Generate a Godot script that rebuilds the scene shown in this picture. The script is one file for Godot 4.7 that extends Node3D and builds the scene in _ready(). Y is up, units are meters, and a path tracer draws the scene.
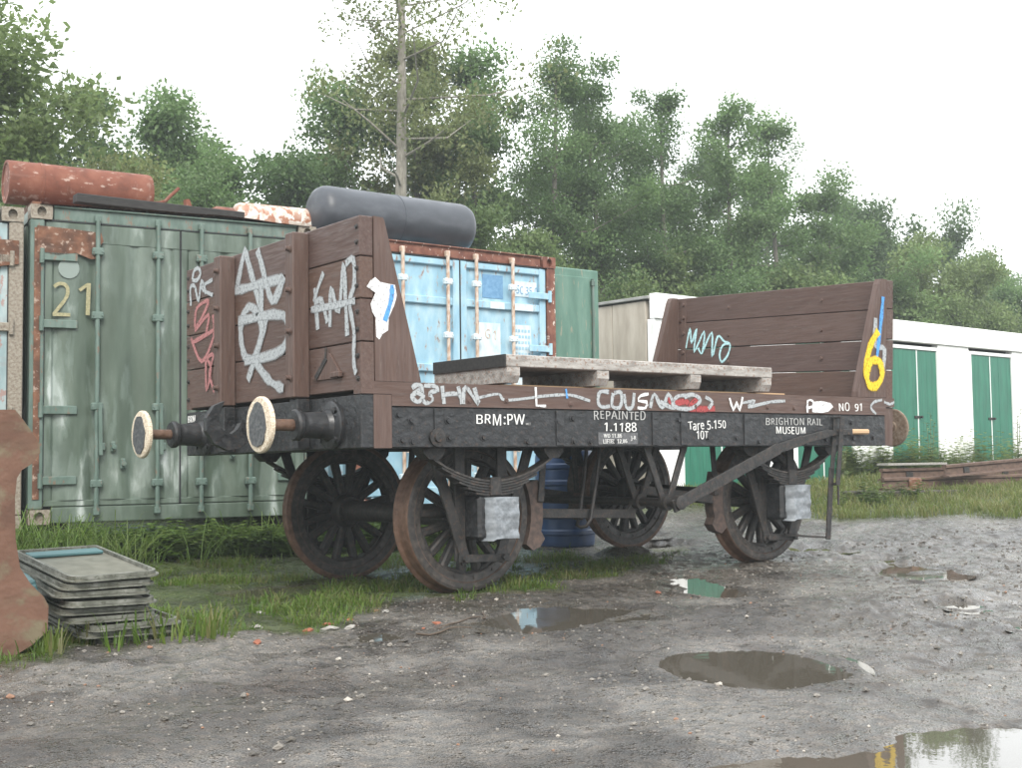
extends Node3D

const FLAT := -1
var rng := RandomNumberGenerator.new()
var taken := {}
var M := {}
var noise_a := FastNoiseLite.new()
var noise_b := FastNoiseLite.new()
var noise_c := FastNoiseLite.new()

# ------------------------------------------------------------------ helpers
func lin(r: float, g: float, b: float, a := 1.0) -> Color:
	var c := Color(r, g, b).linear_to_srgb()
	c.a = a
	return c

func numbered(called: String) -> String:
	if not taken.has(called):
		taken[called] = 0
		return called
	taken[called] += 1
	return "%s_%03d" % [called, taken[called]]

func mb() -> SurfaceTool:
	var st := SurfaceTool.new()
	st.begin(Mesh.PRIMITIVE_TRIANGLES)
	st.set_smooth_group(FLAT)
	return st

func finish(st: SurfaceTool) -> ArrayMesh:
	st.generate_normals()
	st.index()
	return st.commit()

func obj(called: String, st, material: Material, parent: Node3D = self) -> MeshInstance3D:
	var o := MeshInstance3D.new()
	o.mesh = st if st is Mesh else finish(st)
	o.material_override = material
	if parent == self:
		o.name = numbered(called)
		add_child(o)
	else:
		o.name = called
		parent.add_child(o, true)
	return o

func tag(o: Node, label: String, category: String, group := "") -> Node:
	o.set_meta("label", label)
	o.set_meta("category", category)
	if group != "":
		o.set_meta("group", group)
	return o

func thing(called: String, label: String, category: String, where := Vector3.ZERO, turn := 0.0, group := "") -> Node3D:
	var o := Node3D.new()
	o.name = numbered(called)
	add_child(o)
	o.position = where
	o.rotation.y = turn
	tag(o, label, category, group)
	return o

func node(called: String, parent: Node3D, where := Vector3.ZERO) -> Node3D:
	var o := Node3D.new()
	o.name = called
	parent.add_child(o, true)
	o.position = where
	return o

func structure(o: Node) -> Node:
	o.set_meta("kind", "structure")
	return o

func stuff(o: Node) -> Node:
	o.set_meta("kind", "stuff")
	return o

# a convex face; "inside" lies on its inner side
func face(st: SurfaceTool, p: Array, inside: Vector3) -> void:
	var n: Vector3 = (p[1] - p[0]).cross(p[2] - p[0])
	var out: bool = n.dot(p[0] - inside) > 0.0
	for i in range(1, p.size() - 1):
		st.add_vertex(p[0])
		if out:
			st.add_vertex(p[i + 1])
			st.add_vertex(p[i])
		else:
			st.add_vertex(p[i])
			st.add_vertex(p[i + 1])

# a box with chamfered edges
func cbox(st: SurfaceTool, c: Vector3, s: Vector3, ch := 0.0, b := Basis()) -> void:
	var h := s * 0.5
	if ch <= 0.0:
		for ax in 3:
			for sg in [-1.0, 1.0]:
				var p := []
				for k in [[-1, -1], [1, -1], [1, 1], [-1, 1]]:
					var v := Vector3.ZERO
					v[ax] = h[ax] * sg
					v[(ax + 1) % 3] = h[(ax + 1) % 3] * k[0]
					v[(ax + 2) % 3] = h[(ax + 2) % 3] * k[1]
					p.append(c + b * v)
				face(st, p, c)
		return
	var e := func(ax: int, sg: Vector3) -> Vector3:
		var v := Vector3(sg.x * (h.x - ch), sg.y * (h.y - ch), sg.z * (h.z - ch))
		v[ax] = sg[ax] * h[ax]
		return c + b * v
	for ax in 3:
		var a1 := (ax + 1) % 3
		var a2 := (ax + 2) % 3
		for sg in [-1.0, 1.0]:
			var p := []
			for k in [[-1, -1], [1, -1], [1, 1], [-1, 1]]:
				var v := Vector3.ZERO
				v[ax] = sg
				v[a1] = k[0]
				v[a2] = k[1]
				p.append(e.call(ax, v))
			face(st, p, c)
		for s1 in [-1.0, 1.0]:
			for s2 in [-1.0, 1.0]:
				var u := Vector3.ZERO
				u[ax] = -1.0
				u[a1] = s1
				u[a2] = s2
				var w := u
				w[ax] = 1.0
				face(st, [e.call(a1, u), e.call(a1, w), e.call(a2, w), e.call(a2, u)], c)
	for x in [-1.0, 1.0]:
		for y in [-1.0, 1.0]:
			for z in [-1.0, 1.0]:
				var s3 := Vector3(x, y, z)
				face(st, [e.call(0, s3), e.call(1, s3), e.call(2, s3)], c)

func frame_of(axis: Vector3) -> Array:
	var a := axis.normalized()
	var u := a.cross(Vector3.UP if absf(a.y) < 0.9 else Vector3.RIGHT).normalized()
	return [a, u, a.cross(u)]

func cyl(st: SurfaceTool, a: Vector3, b: Vector3, r0: float, r1: float, n := 14) -> void:
	lathe(st, a, b - a, [[0.0, 0.0], [r0, 0.0], [r1, (b - a).length()], [0.0, (b - a).length()]], n)

# profile points are [radius, height along the axis]; outside lies to the right of the way they run
func lathe(st: SurfaceTool, origin: Vector3, axis: Vector3, prof: Array, n := 20, smooth := false) -> void:
	var f := frame_of(axis)
	for i in prof.size() - 1:
		var r0: float = prof[i][0]
		var h0: float = prof[i][1]
		var r1: float = prof[i + 1][0]
		var h1: float = prof[i + 1][1]
		var flat: bool = absf(h1 - h0) < 1e-5
		st.set_smooth_group(FLAT if flat else (1 if smooth else 2 + i))
		for k in n:
			var t0 := TAU * k / n
			var t1 := TAU * (k + 1) / n
			var d0: Vector3 = f[1] * cos(t0) + f[2] * sin(t0)
			var d1: Vector3 = f[1] * cos(t1) + f[2] * sin(t1)
			var p := [origin + f[0] * h0 + d0 * r0, origin + f[0] * h0 + d1 * r0, origin + f[0] * h1 + d1 * r1, origin + f[0] * h1 + d0 * r1]
			var out: Vector3 = (d0 + d1) * 0.5 * (h1 - h0) - f[0] * (r1 - r0)
			if r0 < 1e-6:
				p = [p[0], p[2], p[3]]
			elif r1 < 1e-6:
				p = [p[0], p[1], p[2]]
			var mid := Vector3.ZERO
			for v in p:
				mid += v / p.size()
			face(st, p, mid - out.normalized())
	st.set_smooth_group(FLAT)

func tube(st: SurfaceTool, pts: Array, radii, n := 8) -> void:
	var rings := []
	for i in pts.size():
		var d: Vector3 = pts[mini(i + 1, pts.size() - 1)] - pts[maxi(i - 1, 0)]
		var f := frame_of(d)
		var r: float = radii[i] if radii is Array else radii
		var ring := []
		for k in n:
			ring.append(pts[i] + (f[1] * cos(TAU * k / n) + f[2] * sin(TAU * k / n)) * r)
		if i > 0:
			# keep the rings in step
			var best := 0
			var bd := 1e9
			for s in n:
				var dd: float = (ring[s] - rings[i - 1][0] - (pts[i] - pts[i - 1])).length()
				if dd < bd:
					bd = dd
					best = s
			ring = ring.slice(best) + ring.slice(0, best)
		rings.append(ring)
	st.set_smooth_group(1)
	for i in pts.size() - 1:
		var mid: Vector3 = (pts[i] + pts[i + 1]) * 0.5
		for k in n:
			var k2 := (k + 1) % n
			face(st, [rings[i][k], rings[i][k2], rings[i + 1][k2], rings[i + 1][k]], mid)
	st.set_smooth_group(FLAT)
	face(st, rings[0], pts[1])
	face(st, rings[-1], pts[-2])

# a flat bar of the given width (across "wide") and thickness between points
func bar(st: SurfaceTool, a: Vector3, b: Vector3, wide: float, thick: float, out := Vector3(0, 0, 1), ch := 0.003) -> void:
	var x := (b - a).normalized()
	var z := (out - x * out.dot(x)).normalized()
	var y := z.cross(x)
	cbox(st, (a + b) * 0.5, Vector3((b - a).length(), wide, thick), ch, Basis(x, y, z))

# an outline in the plane (u, v) pushed out along w by depth
func prism(st: SurfaceTool, poly: PackedVector2Array, o: Vector3, u: Vector3, v: Vector3, w: Vector3, depth: float) -> void:
	var tris := Geometry2D.triangulate_polygon(poly)
	var back := o + w * depth
	for i in range(0, tris.size(), 3):
		var p := []
		var q := []
		for k in 3:
			var t: Vector2 = poly[tris[i + k]]
			p.append(o + u * t.x + v * t.y)
			q.append(back + u * t.x + v * t.y)
		face(st, p, p[0] + w * depth)
		face(st, q, q[0] - w * depth)
	var cw := Geometry2D.is_polygon_clockwise(poly)
	for i in poly.size():
		var a: Vector2 = poly[i]
		var b: Vector2 = poly[(i + 1) % poly.size()]
		var n2 := Vector2(b.y - a.y, a.x - b.x) * (-1.0 if cw else 1.0)
		var pa := o + u * a.x + v * a.y
		var pb := o + u * b.x + v * b.y
		face(st, [pa, pb, pb + w * depth, pa + w * depth], (pa + pb) * 0.5 + w * depth * 0.5 - (u * n2.x + v * n2.y))

func pv(a: Array) -> PackedVector2Array:
	var p := PackedVector2Array()
	for i in range(0, a.size(), 2):
		p.append(Vector2(a[i], a[i + 1]))
	return p

func smooth_line(a: Array, steps := 4) -> PackedVector2Array:
	var p := pv(a)
	var out := PackedVector2Array()
	for i in p.size() - 1:
		var p0 := p[maxi(i - 1, 0)]
		var p3 := p[mini(i + 2, p.size() - 1)]
		for k in steps:
			out.append(p[i].cubic_interpolate(p[i + 1], p0, p3, float(k) / steps))
	out.append(p[-1])
	return out

# brush strokes of paint on the plane (u, v) at o
func strokes(st: SurfaceTool, lines: Array, width: float, o: Vector3, u: Vector3, v: Vector3, steps := 4) -> void:
	var w := u.cross(v).normalized()
	for l in lines:
		var p := smooth_line(l, steps)
		var lift := w * (0.0006 * (1 + lines.find(l)))
		var side := []
		for i in p.size():
			var d := (p[mini(i + 1, p.size() - 1)] - p[maxi(i - 1, 0)]).normalized()
			side.append(Vector2(-d.y, d.x) * width * 0.5 * (0.92 + 0.4 * noise_a.get_noise_2d(i * 37.0, l[0] * 911.0)))
		for i in p.size() - 1:
			for band in [[-1.25, 0.0, -0.72, 1.0], [-0.72, 1.0, 0.72, 1.0], [0.72, 1.0, 1.25, 0.0]]:
				var q := [[p[i] + side[i] * band[0], band[1]], [p[i + 1] + side[i + 1] * band[0], band[1]], [p[i + 1] + side[i + 1] * band[2], band[3]], [p[i] + side[i] * band[2], band[3]]]
				for t in [0, 2, 1, 0, 3, 2]:
					var pt: Vector2 = q[t][0]
					st.set_color(Color(1, 1, 1, q[t][1]))
					st.add_vertex(o + lift + w * 0.00004 * i + u * pt.x + v * pt.y)
	st.set_color(Color(1, 1, 1, 1))

func paint_patch(st: SurfaceTool, a: Array, o: Vector3, u: Vector3, v: Vector3) -> void:
	var w := u.cross(v).normalized()
	st.set_color(Color(1, 1, 1, 1))
	var poly := pv(a)
	var tris := Geometry2D.triangulate_polygon(poly)
	for i in range(0, tris.size(), 3):
		var f := []
		for k in 3:
			var t: Vector2 = poly[tris[i + k]]
			f.append(o + u * t.x + v * t.y)
		face(st, f, f[0] - w)

# brush lettering: every letter a little out of line
func lettering(called: String, text: String, height_: float, centre: Vector3, parent: Node3D, m: Material, turn := 0.0, squeeze := 1.0) -> void:
	var f := SystemFont.new()
	f.font_names = PackedStringArray(["Droid Sans"])
	var px := height_ / 46.0
	var st := mb()
	var x := 0.0
	for ch in text:
		var w := f.get_string_size(ch, HORIZONTAL_ALIGNMENT_LEFT, -1, 64).x * px
		if ch != " ":
			var t := TextMesh.new()
			t.font = f
			t.text = ch
			t.font_size = 64
			t.pixel_size = px
			t.depth = 0.003
			t.curve_step = 2.0
			var b := Basis(Vector3(0, 0, 1), rng.randf_range(-0.06, 0.06)).scaled(Vector3(rng.randf_range(0.9, 1.08), rng.randf_range(0.9, 1.1), 1))
			st.append_from(t, 0, Transform3D(b, Vector3(x + w / 2, rng.randf_range(-0.05, 0.05) * height_, 0)))
		x += w * 1.03
	var o := MeshInstance3D.new()
	var me := st.commit()
	o.mesh = me
	o.material_override = m
	o.name = called
	parent.add_child(o, true)
	o.transform = Transform3D(Basis(Vector3(0, 0, 1), turn).scaled_local(Vector3(squeeze, 1, 1)), centre) * Transform3D(Basis(), Vector3(-x / 2, 0, 0))

func ramp(a: Array) -> Gradient:
	var g := Gradient.new()
	var off := PackedFloat32Array()
	var col := PackedColorArray()
	for i in range(0, a.size(), 2):
		off.append(a[i])
		col.append(a[i + 1])
	g.offsets = off
	g.colors = col
	return g

func noise_tex(freq: float, seed_: int, r: Gradient, side := 256, kind := FastNoiseLite.TYPE_SIMPLEX_SMOOTH, warp := 0.0) -> NoiseTexture2D:
	var n := FastNoiseLite.new()
	n.noise_type = kind
	n.seed = seed_
	n.frequency = freq
	n.fractal_octaves = 5
	n.fractal_gain = 0.55
	if warp > 0.0:
		n.domain_warp_enabled = true
		n.domain_warp_amplitude = warp
		n.domain_warp_frequency = freq
	var t := NoiseTexture2D.new()
	t.width = side
	t.height = side
	t.seamless = true
	t.seamless_blend_skirt = 0.2
	t.noise = n
	t.color_ramp = r
	return t

# a surface of patchy colour; opts: det (ramp with alpha), dsc, dfreq, bump (cm), metal, world, spec, rvar
var seed_count := 10
func nm(r: Array, freq: float, sc: Vector3, rough: float, opts := {}) -> StandardMaterial3D:
	seed_count += 7
	var m := StandardMaterial3D.new()
	m.albedo_texture = noise_tex(freq, seed_count, ramp(r), opts.get("side", 256))
	m.uv1_triplanar = true
	m.uv1_world_triplanar = opts.get("world", true)
	m.uv1_scale = sc
	m.roughness = rough
	m.metallic = opts.get("metal", 0.0)
	m.metallic_specular = opts.get("spec", 0.5)
	if opts.has("rvar"):
		m.roughness = 1.0
		var lo: float = opts.rvar[0]
		var hi: float = opts.rvar[1]
		m.roughness_texture = shared("rough %.2f %.2f" % [lo, hi], 0.025, [0.25, Color(lo, lo, lo), 0.75, Color(hi, hi, hi)])
	if opts.has("det"):
		m.detail_enabled = true
		m.detail_albedo = noise_tex(opts.get("dfreq", 0.02), seed_count + 1, ramp(opts.det), 512, FastNoiseLite.TYPE_SIMPLEX_SMOOTH, opts.get("dwarp", 0.0))
		m.detail_blend_mode = BaseMaterial3D.BLEND_MODE_MIX
		m.detail_uv_layer = BaseMaterial3D.DETAIL_UV_2
		m.uv2_triplanar = true
		m.uv2_world_triplanar = opts.get("world", true)
		m.uv2_scale = opts.get("dsc", sc)
	if opts.has("bump"):
		m.heightmap_enabled = true
		m.heightmap_scale = opts.bump
		m.heightmap_texture = shared("bump %.2f" % opts.get("bfreq", 2.0), 0.02 * opts.get("bfreq", 2.0), [0.0, Color.BLACK, 1.0, Color.WHITE])
	return m

var shared_textures := {}
func shared(key: String, freq: float, r: Array) -> NoiseTexture2D:
	if not shared_textures.has(key):
		shared_textures[key] = noise_tex(freq, 1000 + shared_textures.size(), ramp(r), 256)
	return shared_textures[key]

# the same stuff with its grain along another axis
func regrain(m: StandardMaterial3D, sc: Vector3, dsc: Vector3) -> StandardMaterial3D:
	var c: StandardMaterial3D = m.duplicate()
	c.uv1_scale = sc
	c.uv2_scale = dsc
	return c

func plain(c: Color, rough := 0.8, metal := 0.0) -> StandardMaterial3D:
	var m := StandardMaterial3D.new()
	m.albedo_color = c
	m.roughness = rough
	m.metallic = metal
	return m

# ------------------------------------------------------------------ the lie of the land
var pools := [
	# centre x, z, half length, half width, turn, depth, waviness
	[-2.29, 3.88, 0.47, 0.37, 0.912, 0.035, 0.22],
	[-2.85, 5.80, 1.02, 0.60, -0.66, 0.045, 0.45],
	[-0.07, 1.50, 0.60, 0.20, 0.912, 0.03, 0.6],
	[-1.80, 2.02, 0.55, 0.36, 0.8, 0.026, 1.0],
	[-2.94, 2.13, 0.17, 0.11, 0.912, 0.02, 0.7],
	[2.1, -0.95, 0.55, 0.24, 0.85, 0.025, 0.9],
	[2.75, 0.15, 0.45, 0.26, 0.85, 0.022, 1.0],
	[2.5, -1.9, 0.4, 0.3, 0.85, 0.02, 0.9],
	[-2.28, -0.15, 0.62, 0.34, 0.912, 0.035, 0.6],
	[0.1, 3.25, 0.3, 0.09, 0.912, 0.014, 1.0],
	[-0.5, 4.0, 0.22, 0.07, 0.912, 0.014, 1.0],
	[1.9, 1.55, 0.7, 0.3, 0.912, 0.018, 1.3],
]

func sstep(a: float, b: float, x: float) -> float:
	var t := clampf((x - a) / (b - a), 0.0, 1.0)
	return t * t * (3.0 - 2.0 * t)

func broad(x: float, z: float) -> float:
	var h := 0.05 * sstep(-1.5, -3.3, z) * sstep(9.0, 3.0, x) + 0.2 * sstep(1.0, 5.0, x) * sstep(-2.0, -4.0, z) * sstep(9.0, 3.0, x) + 0.38 * sstep(2.6, 9.5, x) * sstep(3.5, -0.5, z) + 0.08 * sstep(-1.0, -3.0, z)
	h += 0.03 * sstep(0.5, 2.0, x) * sstep(1.3, 0.5, z)
	h += 0.5 * sstep(-9.0, -20.0, z)
	return h

func pool_at(p: Array, x: float, z: float) -> float:
	var d := Vector2(x - p[0], z - p[1]).rotated(p[4])
	var q := Vector2(d.x / p[2], d.y / p[3]).length()
	return q + p[6] * noise_b.get_noise_2d(x * 90.0 / (0.3 + p[2]), z * 90.0 / (0.3 + p[2]))

# 1 on grass, 0 on mud
func grassy(x: float, z: float) -> float:
	var edge: float
	if x < -3.0:
		edge = 1.68
	elif x < -2.1:
		edge = lerpf(1.68, 1.02, (x + 3.0) / 0.9)
	elif x < -1.0:
		edge = 1.02
	else:
		edge = lerpf(1.02, 0.1, clampf((x + 1.0) / 2.2, 0.0, 1.0))
	edge += 0.22 * noise_b.get_noise_2d(x * 60.0, 40.0) + 0.25 * noise_c.get_noise_2d(x * 150.0, z * 150.0)
	var g := sstep(edge + 0.12, edge - 0.3, z)
	g *= sstep(1.5, 0.4, x + 0.4 * noise_b.get_noise_2d(z * 50.0, 7.0))
	# verge by the garages
	var far := 6.4 + 0.35 * noise_b.get_noise_2d(x * 30.0, 90.0)
	g = maxf(g, sstep(far - 1.5, far - 0.9, x * 0.92 - z * 0.42))
	g = maxf(g, sstep(-2.5, -3.0, z) * 0.9)
	return g

func height(x: float, z: float) -> float:
	var h := broad(x, z)
	var near := sstep(30.0, 14.0, Vector2(x, z).length())
	if near <= 0.0:
		return h
	var g := grassy(x, z)
	var churn := 0.45 + 1.0 * sstep(-0.5, 0.7, noise_b.get_noise_2d(x * 22.0 + 50.0, z * 22.0)) + 0.3 * sstep(0.2, 2.0, x) * sstep(4.0, 2.0, z)
	h += near * 0.011 * noise_a.get_noise_2d(x * 260.0, z * 260.0) * churn
	h += near * 0.013 * (pow(1.0 - absf(noise_c.get_noise_2d(x * 55.0 + 80.0, z * 110.0)), 5.0) - 0.4) * churn * (1.0 - g)
	h += near * 0.015 * noise_c.get_noise_2d(x * 520.0, z * 700.0) * churn * (1.0 - g * 0.5)
	h += near * 0.03 * noise_b.get_noise_2d(x * 30.0, z * 55.0)
	# wheel tracks running along the yard
	var s := z - 0.10 * x + 0.25 * sin(x * 0.4)
	for t in [2.35, 3.3, 4.35, 5.2]:
		h -= near * 0.034 * exp(-pow((s - t) / 0.17, 2.0)) * (0.6 + 0.6 * noise_b.get_noise_2d(x * 40.0, t * 100.0))
	for p in pools:
		if absf(x - p[0]) < p[2] * 2.2 and absf(z - p[1]) < p[2] * 2.2:
			var q := pool_at(p, x, z)
			if q < 1.35:
				var bed: float = broad(p[0], p[1]) - 0.012
				var k := sstep(1.35, 0.85, q)
				if q < 1.0:
					h = lerpf(h, minf(h, bed - p[5] * sstep(1.05, 0.5, q)), k)
				else:
					h = lerpf(h, maxf(h, bed + 0.003 + 0.010 * (q - 1.0) / 0.3), sstep(1.34, 1.22, q))
	# flat where the wheels stand
	for wx in [-1.457, 1.337]:
		for wz in [-0.77, 0.77]:
			var base: float = wheel_lift(wx, wz)
			h = lerpf(h, base - 0.004, sstep(0.34, 0.12, Vector2(x - wx, (z - wz) * 1.3).length()))
	return h

func wheel_lift(x: float, z: float) -> float:
	if x < 0.0:
		return 0.0
	return 0.03 + (0.77 - z) / 1.54 * 0.05

func make_ground() -> void:
	var xs := []
	var zs := []
	var v := -7.0
	while v < 2.6:
		xs.append(v)
		v += 0.035
	while v < 15.0:
		xs.append(v)
		v += 0.085
	var step := 0.15
	while v < 260.0:
		xs.append(v)
		step *= 1.25
		v += step
	xs.append(260.0)
	step = 0.1
	v = -7.1
	while v > -200.0:
		xs.push_front(v)
		step *= 1.3
		v -= step
	v = 6.4
	while v > -2.2:
		zs.append(v)
		v -= 0.035
	while v > -6.0:
		zs.append(v)
		v -= 0.12
	step = 0.15
	while v > -260.0:
		zs.append(v)
		step *= 1.25
		v -= step
	zs.append(-260.0)
	step = 0.08
	v = 6.5
	while v < 200.0:
		zs.push_front(v)
		step *= 1.3
		v += step
	var nx := xs.size()
	var nz := zs.size()
	var vert := PackedVector3Array()
	var col := PackedColorArray()
	var nor := PackedVector3Array()
	vert.resize(nx * nz)
	col.resize(nx * nz)
	nor.resize(nx * nz)
	for j in nz:
		for i in nx:
			var x: float = xs[i]
			var z: float = zs[j]
			vert[j * nx + i] = Vector3(x, height(x, z), z)
			# what the soil is made of here: pale dried grit, brown mud, dark mossy soil
			var g := grassy(x, z)
			var a := noise_b.get_noise_2d(x * 45.0, z * 70.0)
			var b := noise_a.get_noise_2d(x * 110.0 + 300.0, z * 110.0)
			var mud := Vector3(0.070, 0.060, 0.049).lerp(Vector3(0.146, 0.133, 0.117), sstep(-0.32, 0.32, a))
			mud = mud.lerp(Vector3(0.044, 0.037, 0.030), sstep(0.08, 0.4, b) * 0.8)
			mud = mud.lerp(Vector3(0.125, 0.096, 0.074), sstep(0.35, 0.6, noise_c.get_noise_2d(x * 60.0, z * 60.0 + 500.0)) * 0.35)
			var soil := Vector3(0.050, 0.062, 0.022).lerp(Vector3(0.072, 0.098, 0.026), sstep(-0.3, 0.4, b))
			mud = mud.lerp(soil, g)
			col[j * nx + i] = Color(mud.x * 1.9, mud.y * 1.9, mud.z * 1.9)
	for j in nz:
		for i in nx:
			var e := vert[j * nx + mini(i + 1, nx - 1)] - vert[j * nx + maxi(i - 1, 0)]
			var f := vert[mini(j + 1, nz - 1) * nx + i] - vert[maxi(j - 1, 0) * nx + i]
			nor[j * nx + i] = e.cross(f).normalized()
	var idx := PackedInt32Array()
	idx.resize((nx - 1) * (nz - 1) * 6)
	var k := 0
	for j in nz - 1:
		for i in nx - 1:
			var a := j * nx + i
			# zs runs from near (+z) to far (-z): clockwise seen from above
			for t in [a, a + nx, a + nx + 1, a, a + nx + 1, a + 1]:
				idx[k] = t
				k += 1
	var arr := []
	arr.resize(Mesh.ARRAY_MAX)
	arr[Mesh.ARRAY_VERTEX] = vert
	arr[Mesh.ARRAY_NORMAL] = nor
	arr[Mesh.ARRAY_COLOR] = col
	arr[Mesh.ARRAY_INDEX] = idx
	var me := ArrayMesh.new()
	me.add_surface_from_arrays(Mesh.PRIMITIVE_TRIANGLES, arr)
	var m := StandardMaterial3D.new()
	m.vertex_color_use_as_albedo = true
	m.albedo_texture = grit_texture()
	m.uv1_triplanar = true
	m.uv1_world_triplanar = true
	m.uv1_scale = Vector3.ONE / 1.3
	m.detail_enabled = true
	m.detail_blend_mode = BaseMaterial3D.BLEND_MODE_MUL
	m.detail_albedo = noise_tex(0.012, 91, ramp([0.2, Color(0.80, 0.79, 0.78), 0.6, Color(1, 1, 1)]), 512)
	m.detail_uv_layer = BaseMaterial3D.DETAIL_UV_2
	m.uv2_triplanar = true
	m.uv2_world_triplanar = true
	m.uv2_scale = Vector3.ONE / 4.7
	m.roughness = 1.0
	m.roughness_texture = noise_tex(0.014, 77, ramp([0.30, Color(0.12, 0.12, 0.12), 0.5, Color(0.32, 0.32, 0.32), 0.75, Color(0.75, 0.75, 0.75)]), 512)
	m.heightmap_enabled = true
	m.heightmap_scale = 1.8
	m.heightmap_texture = grit_relief
	structure(obj("ground", me, m))

var grit_relief: ImageTexture
func grit_texture() -> ImageTexture:
	var side := 1024
	var a := noise_image(0.045, 5, side, FastNoiseLite.TYPE_CELLULAR)
	var b := noise_image(0.02, 6, side, FastNoiseLite.TYPE_SIMPLEX_SMOOTH)
	var c := noise_image(0.13, 8, side, FastNoiseLite.TYPE_SIMPLEX_SMOOTH)
	var out := PackedByteArray()
	var rel := PackedByteArray()
	out.resize(side * side * 3)
	rel.resize(side * side)
	for i in side * side:
		var ce := a[i] / 255.0
		var lo := b[i] / 255.0
		var fi := c[i] / 255.0
		var stone := clampf((0.30 - ce) * 6.0, 0.0, 1.0) * clampf((lo - 0.42) * 5.0, 0.0, 1.0)
		var t := 0.69 + 0.24 * (lo - 0.5) + 0.52 * (fi - 0.5)
		var warm := (lo - 0.5) * 0.05
		t = t + stone * 0.26 * (fi * 2.0 - 0.5)
		out[i * 3] = int(clampf(t + warm, 0.0, 1.0) * 255.0)
		out[i * 3 + 1] = int(clampf(t, 0.0, 1.0) * 255.0)
		out[i * 3 + 2] = int(clampf(t - warm, 0.0, 1.0) * 255.0)
		rel[i] = int(clampf(0.30 + 0.3 * (fi - 0.5) + 0.25 * (lo - 0.5) + stone * 0.45, 0.0, 1.0) * 255.0)
	grit_relief = ImageTexture.create_from_image(Image.create_from_data(side, side, false, Image.FORMAT_L8, rel))
	return ImageTexture.create_from_image(Image.create_from_data(side, side, false, Image.FORMAT_RGB8, out))

func noise_image(freq: float, seed_: int, side: int, kind: int) -> PackedByteArray:
	var n := FastNoiseLite.new()
	n.noise_type = kind
	n.seed = seed_
	n.frequency = freq
	n.fractal_octaves = 3
	if kind == FastNoiseLite.TYPE_CELLULAR:
		n.fractal_type = FastNoiseLite.FRACTAL_NONE
		n.cellular_return_type = FastNoiseLite.RETURN_DISTANCE
	var im := n.get_seamless_image(side, side)
	im.convert(Image.FORMAT_L8)
	return im.get_data()

func make_puddles() -> void:
	for p in pools:
		var st := mb()
		var y: float = broad(p[0], p[1]) - 0.0125
		var ring := []
		for k in 40:
			var d := Vector2(cos(TAU * k / 40.0) * p[2] * (1.2 + 0.3 * p[6]), sin(TAU * k / 40.0) * p[3] * (1.2 + 0.3 * p[6])).rotated(-p[4])
			ring.append(Vector3(p[0] + d.x, y, p[1] + d.y))
		var c := Vector3(p[0], y, p[1])
		for k in 40:
			face(st, [c, ring[k], ring[(k + 1) % 40]], c - Vector3.UP)
		structure(obj("puddle", st, M.water))

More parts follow.
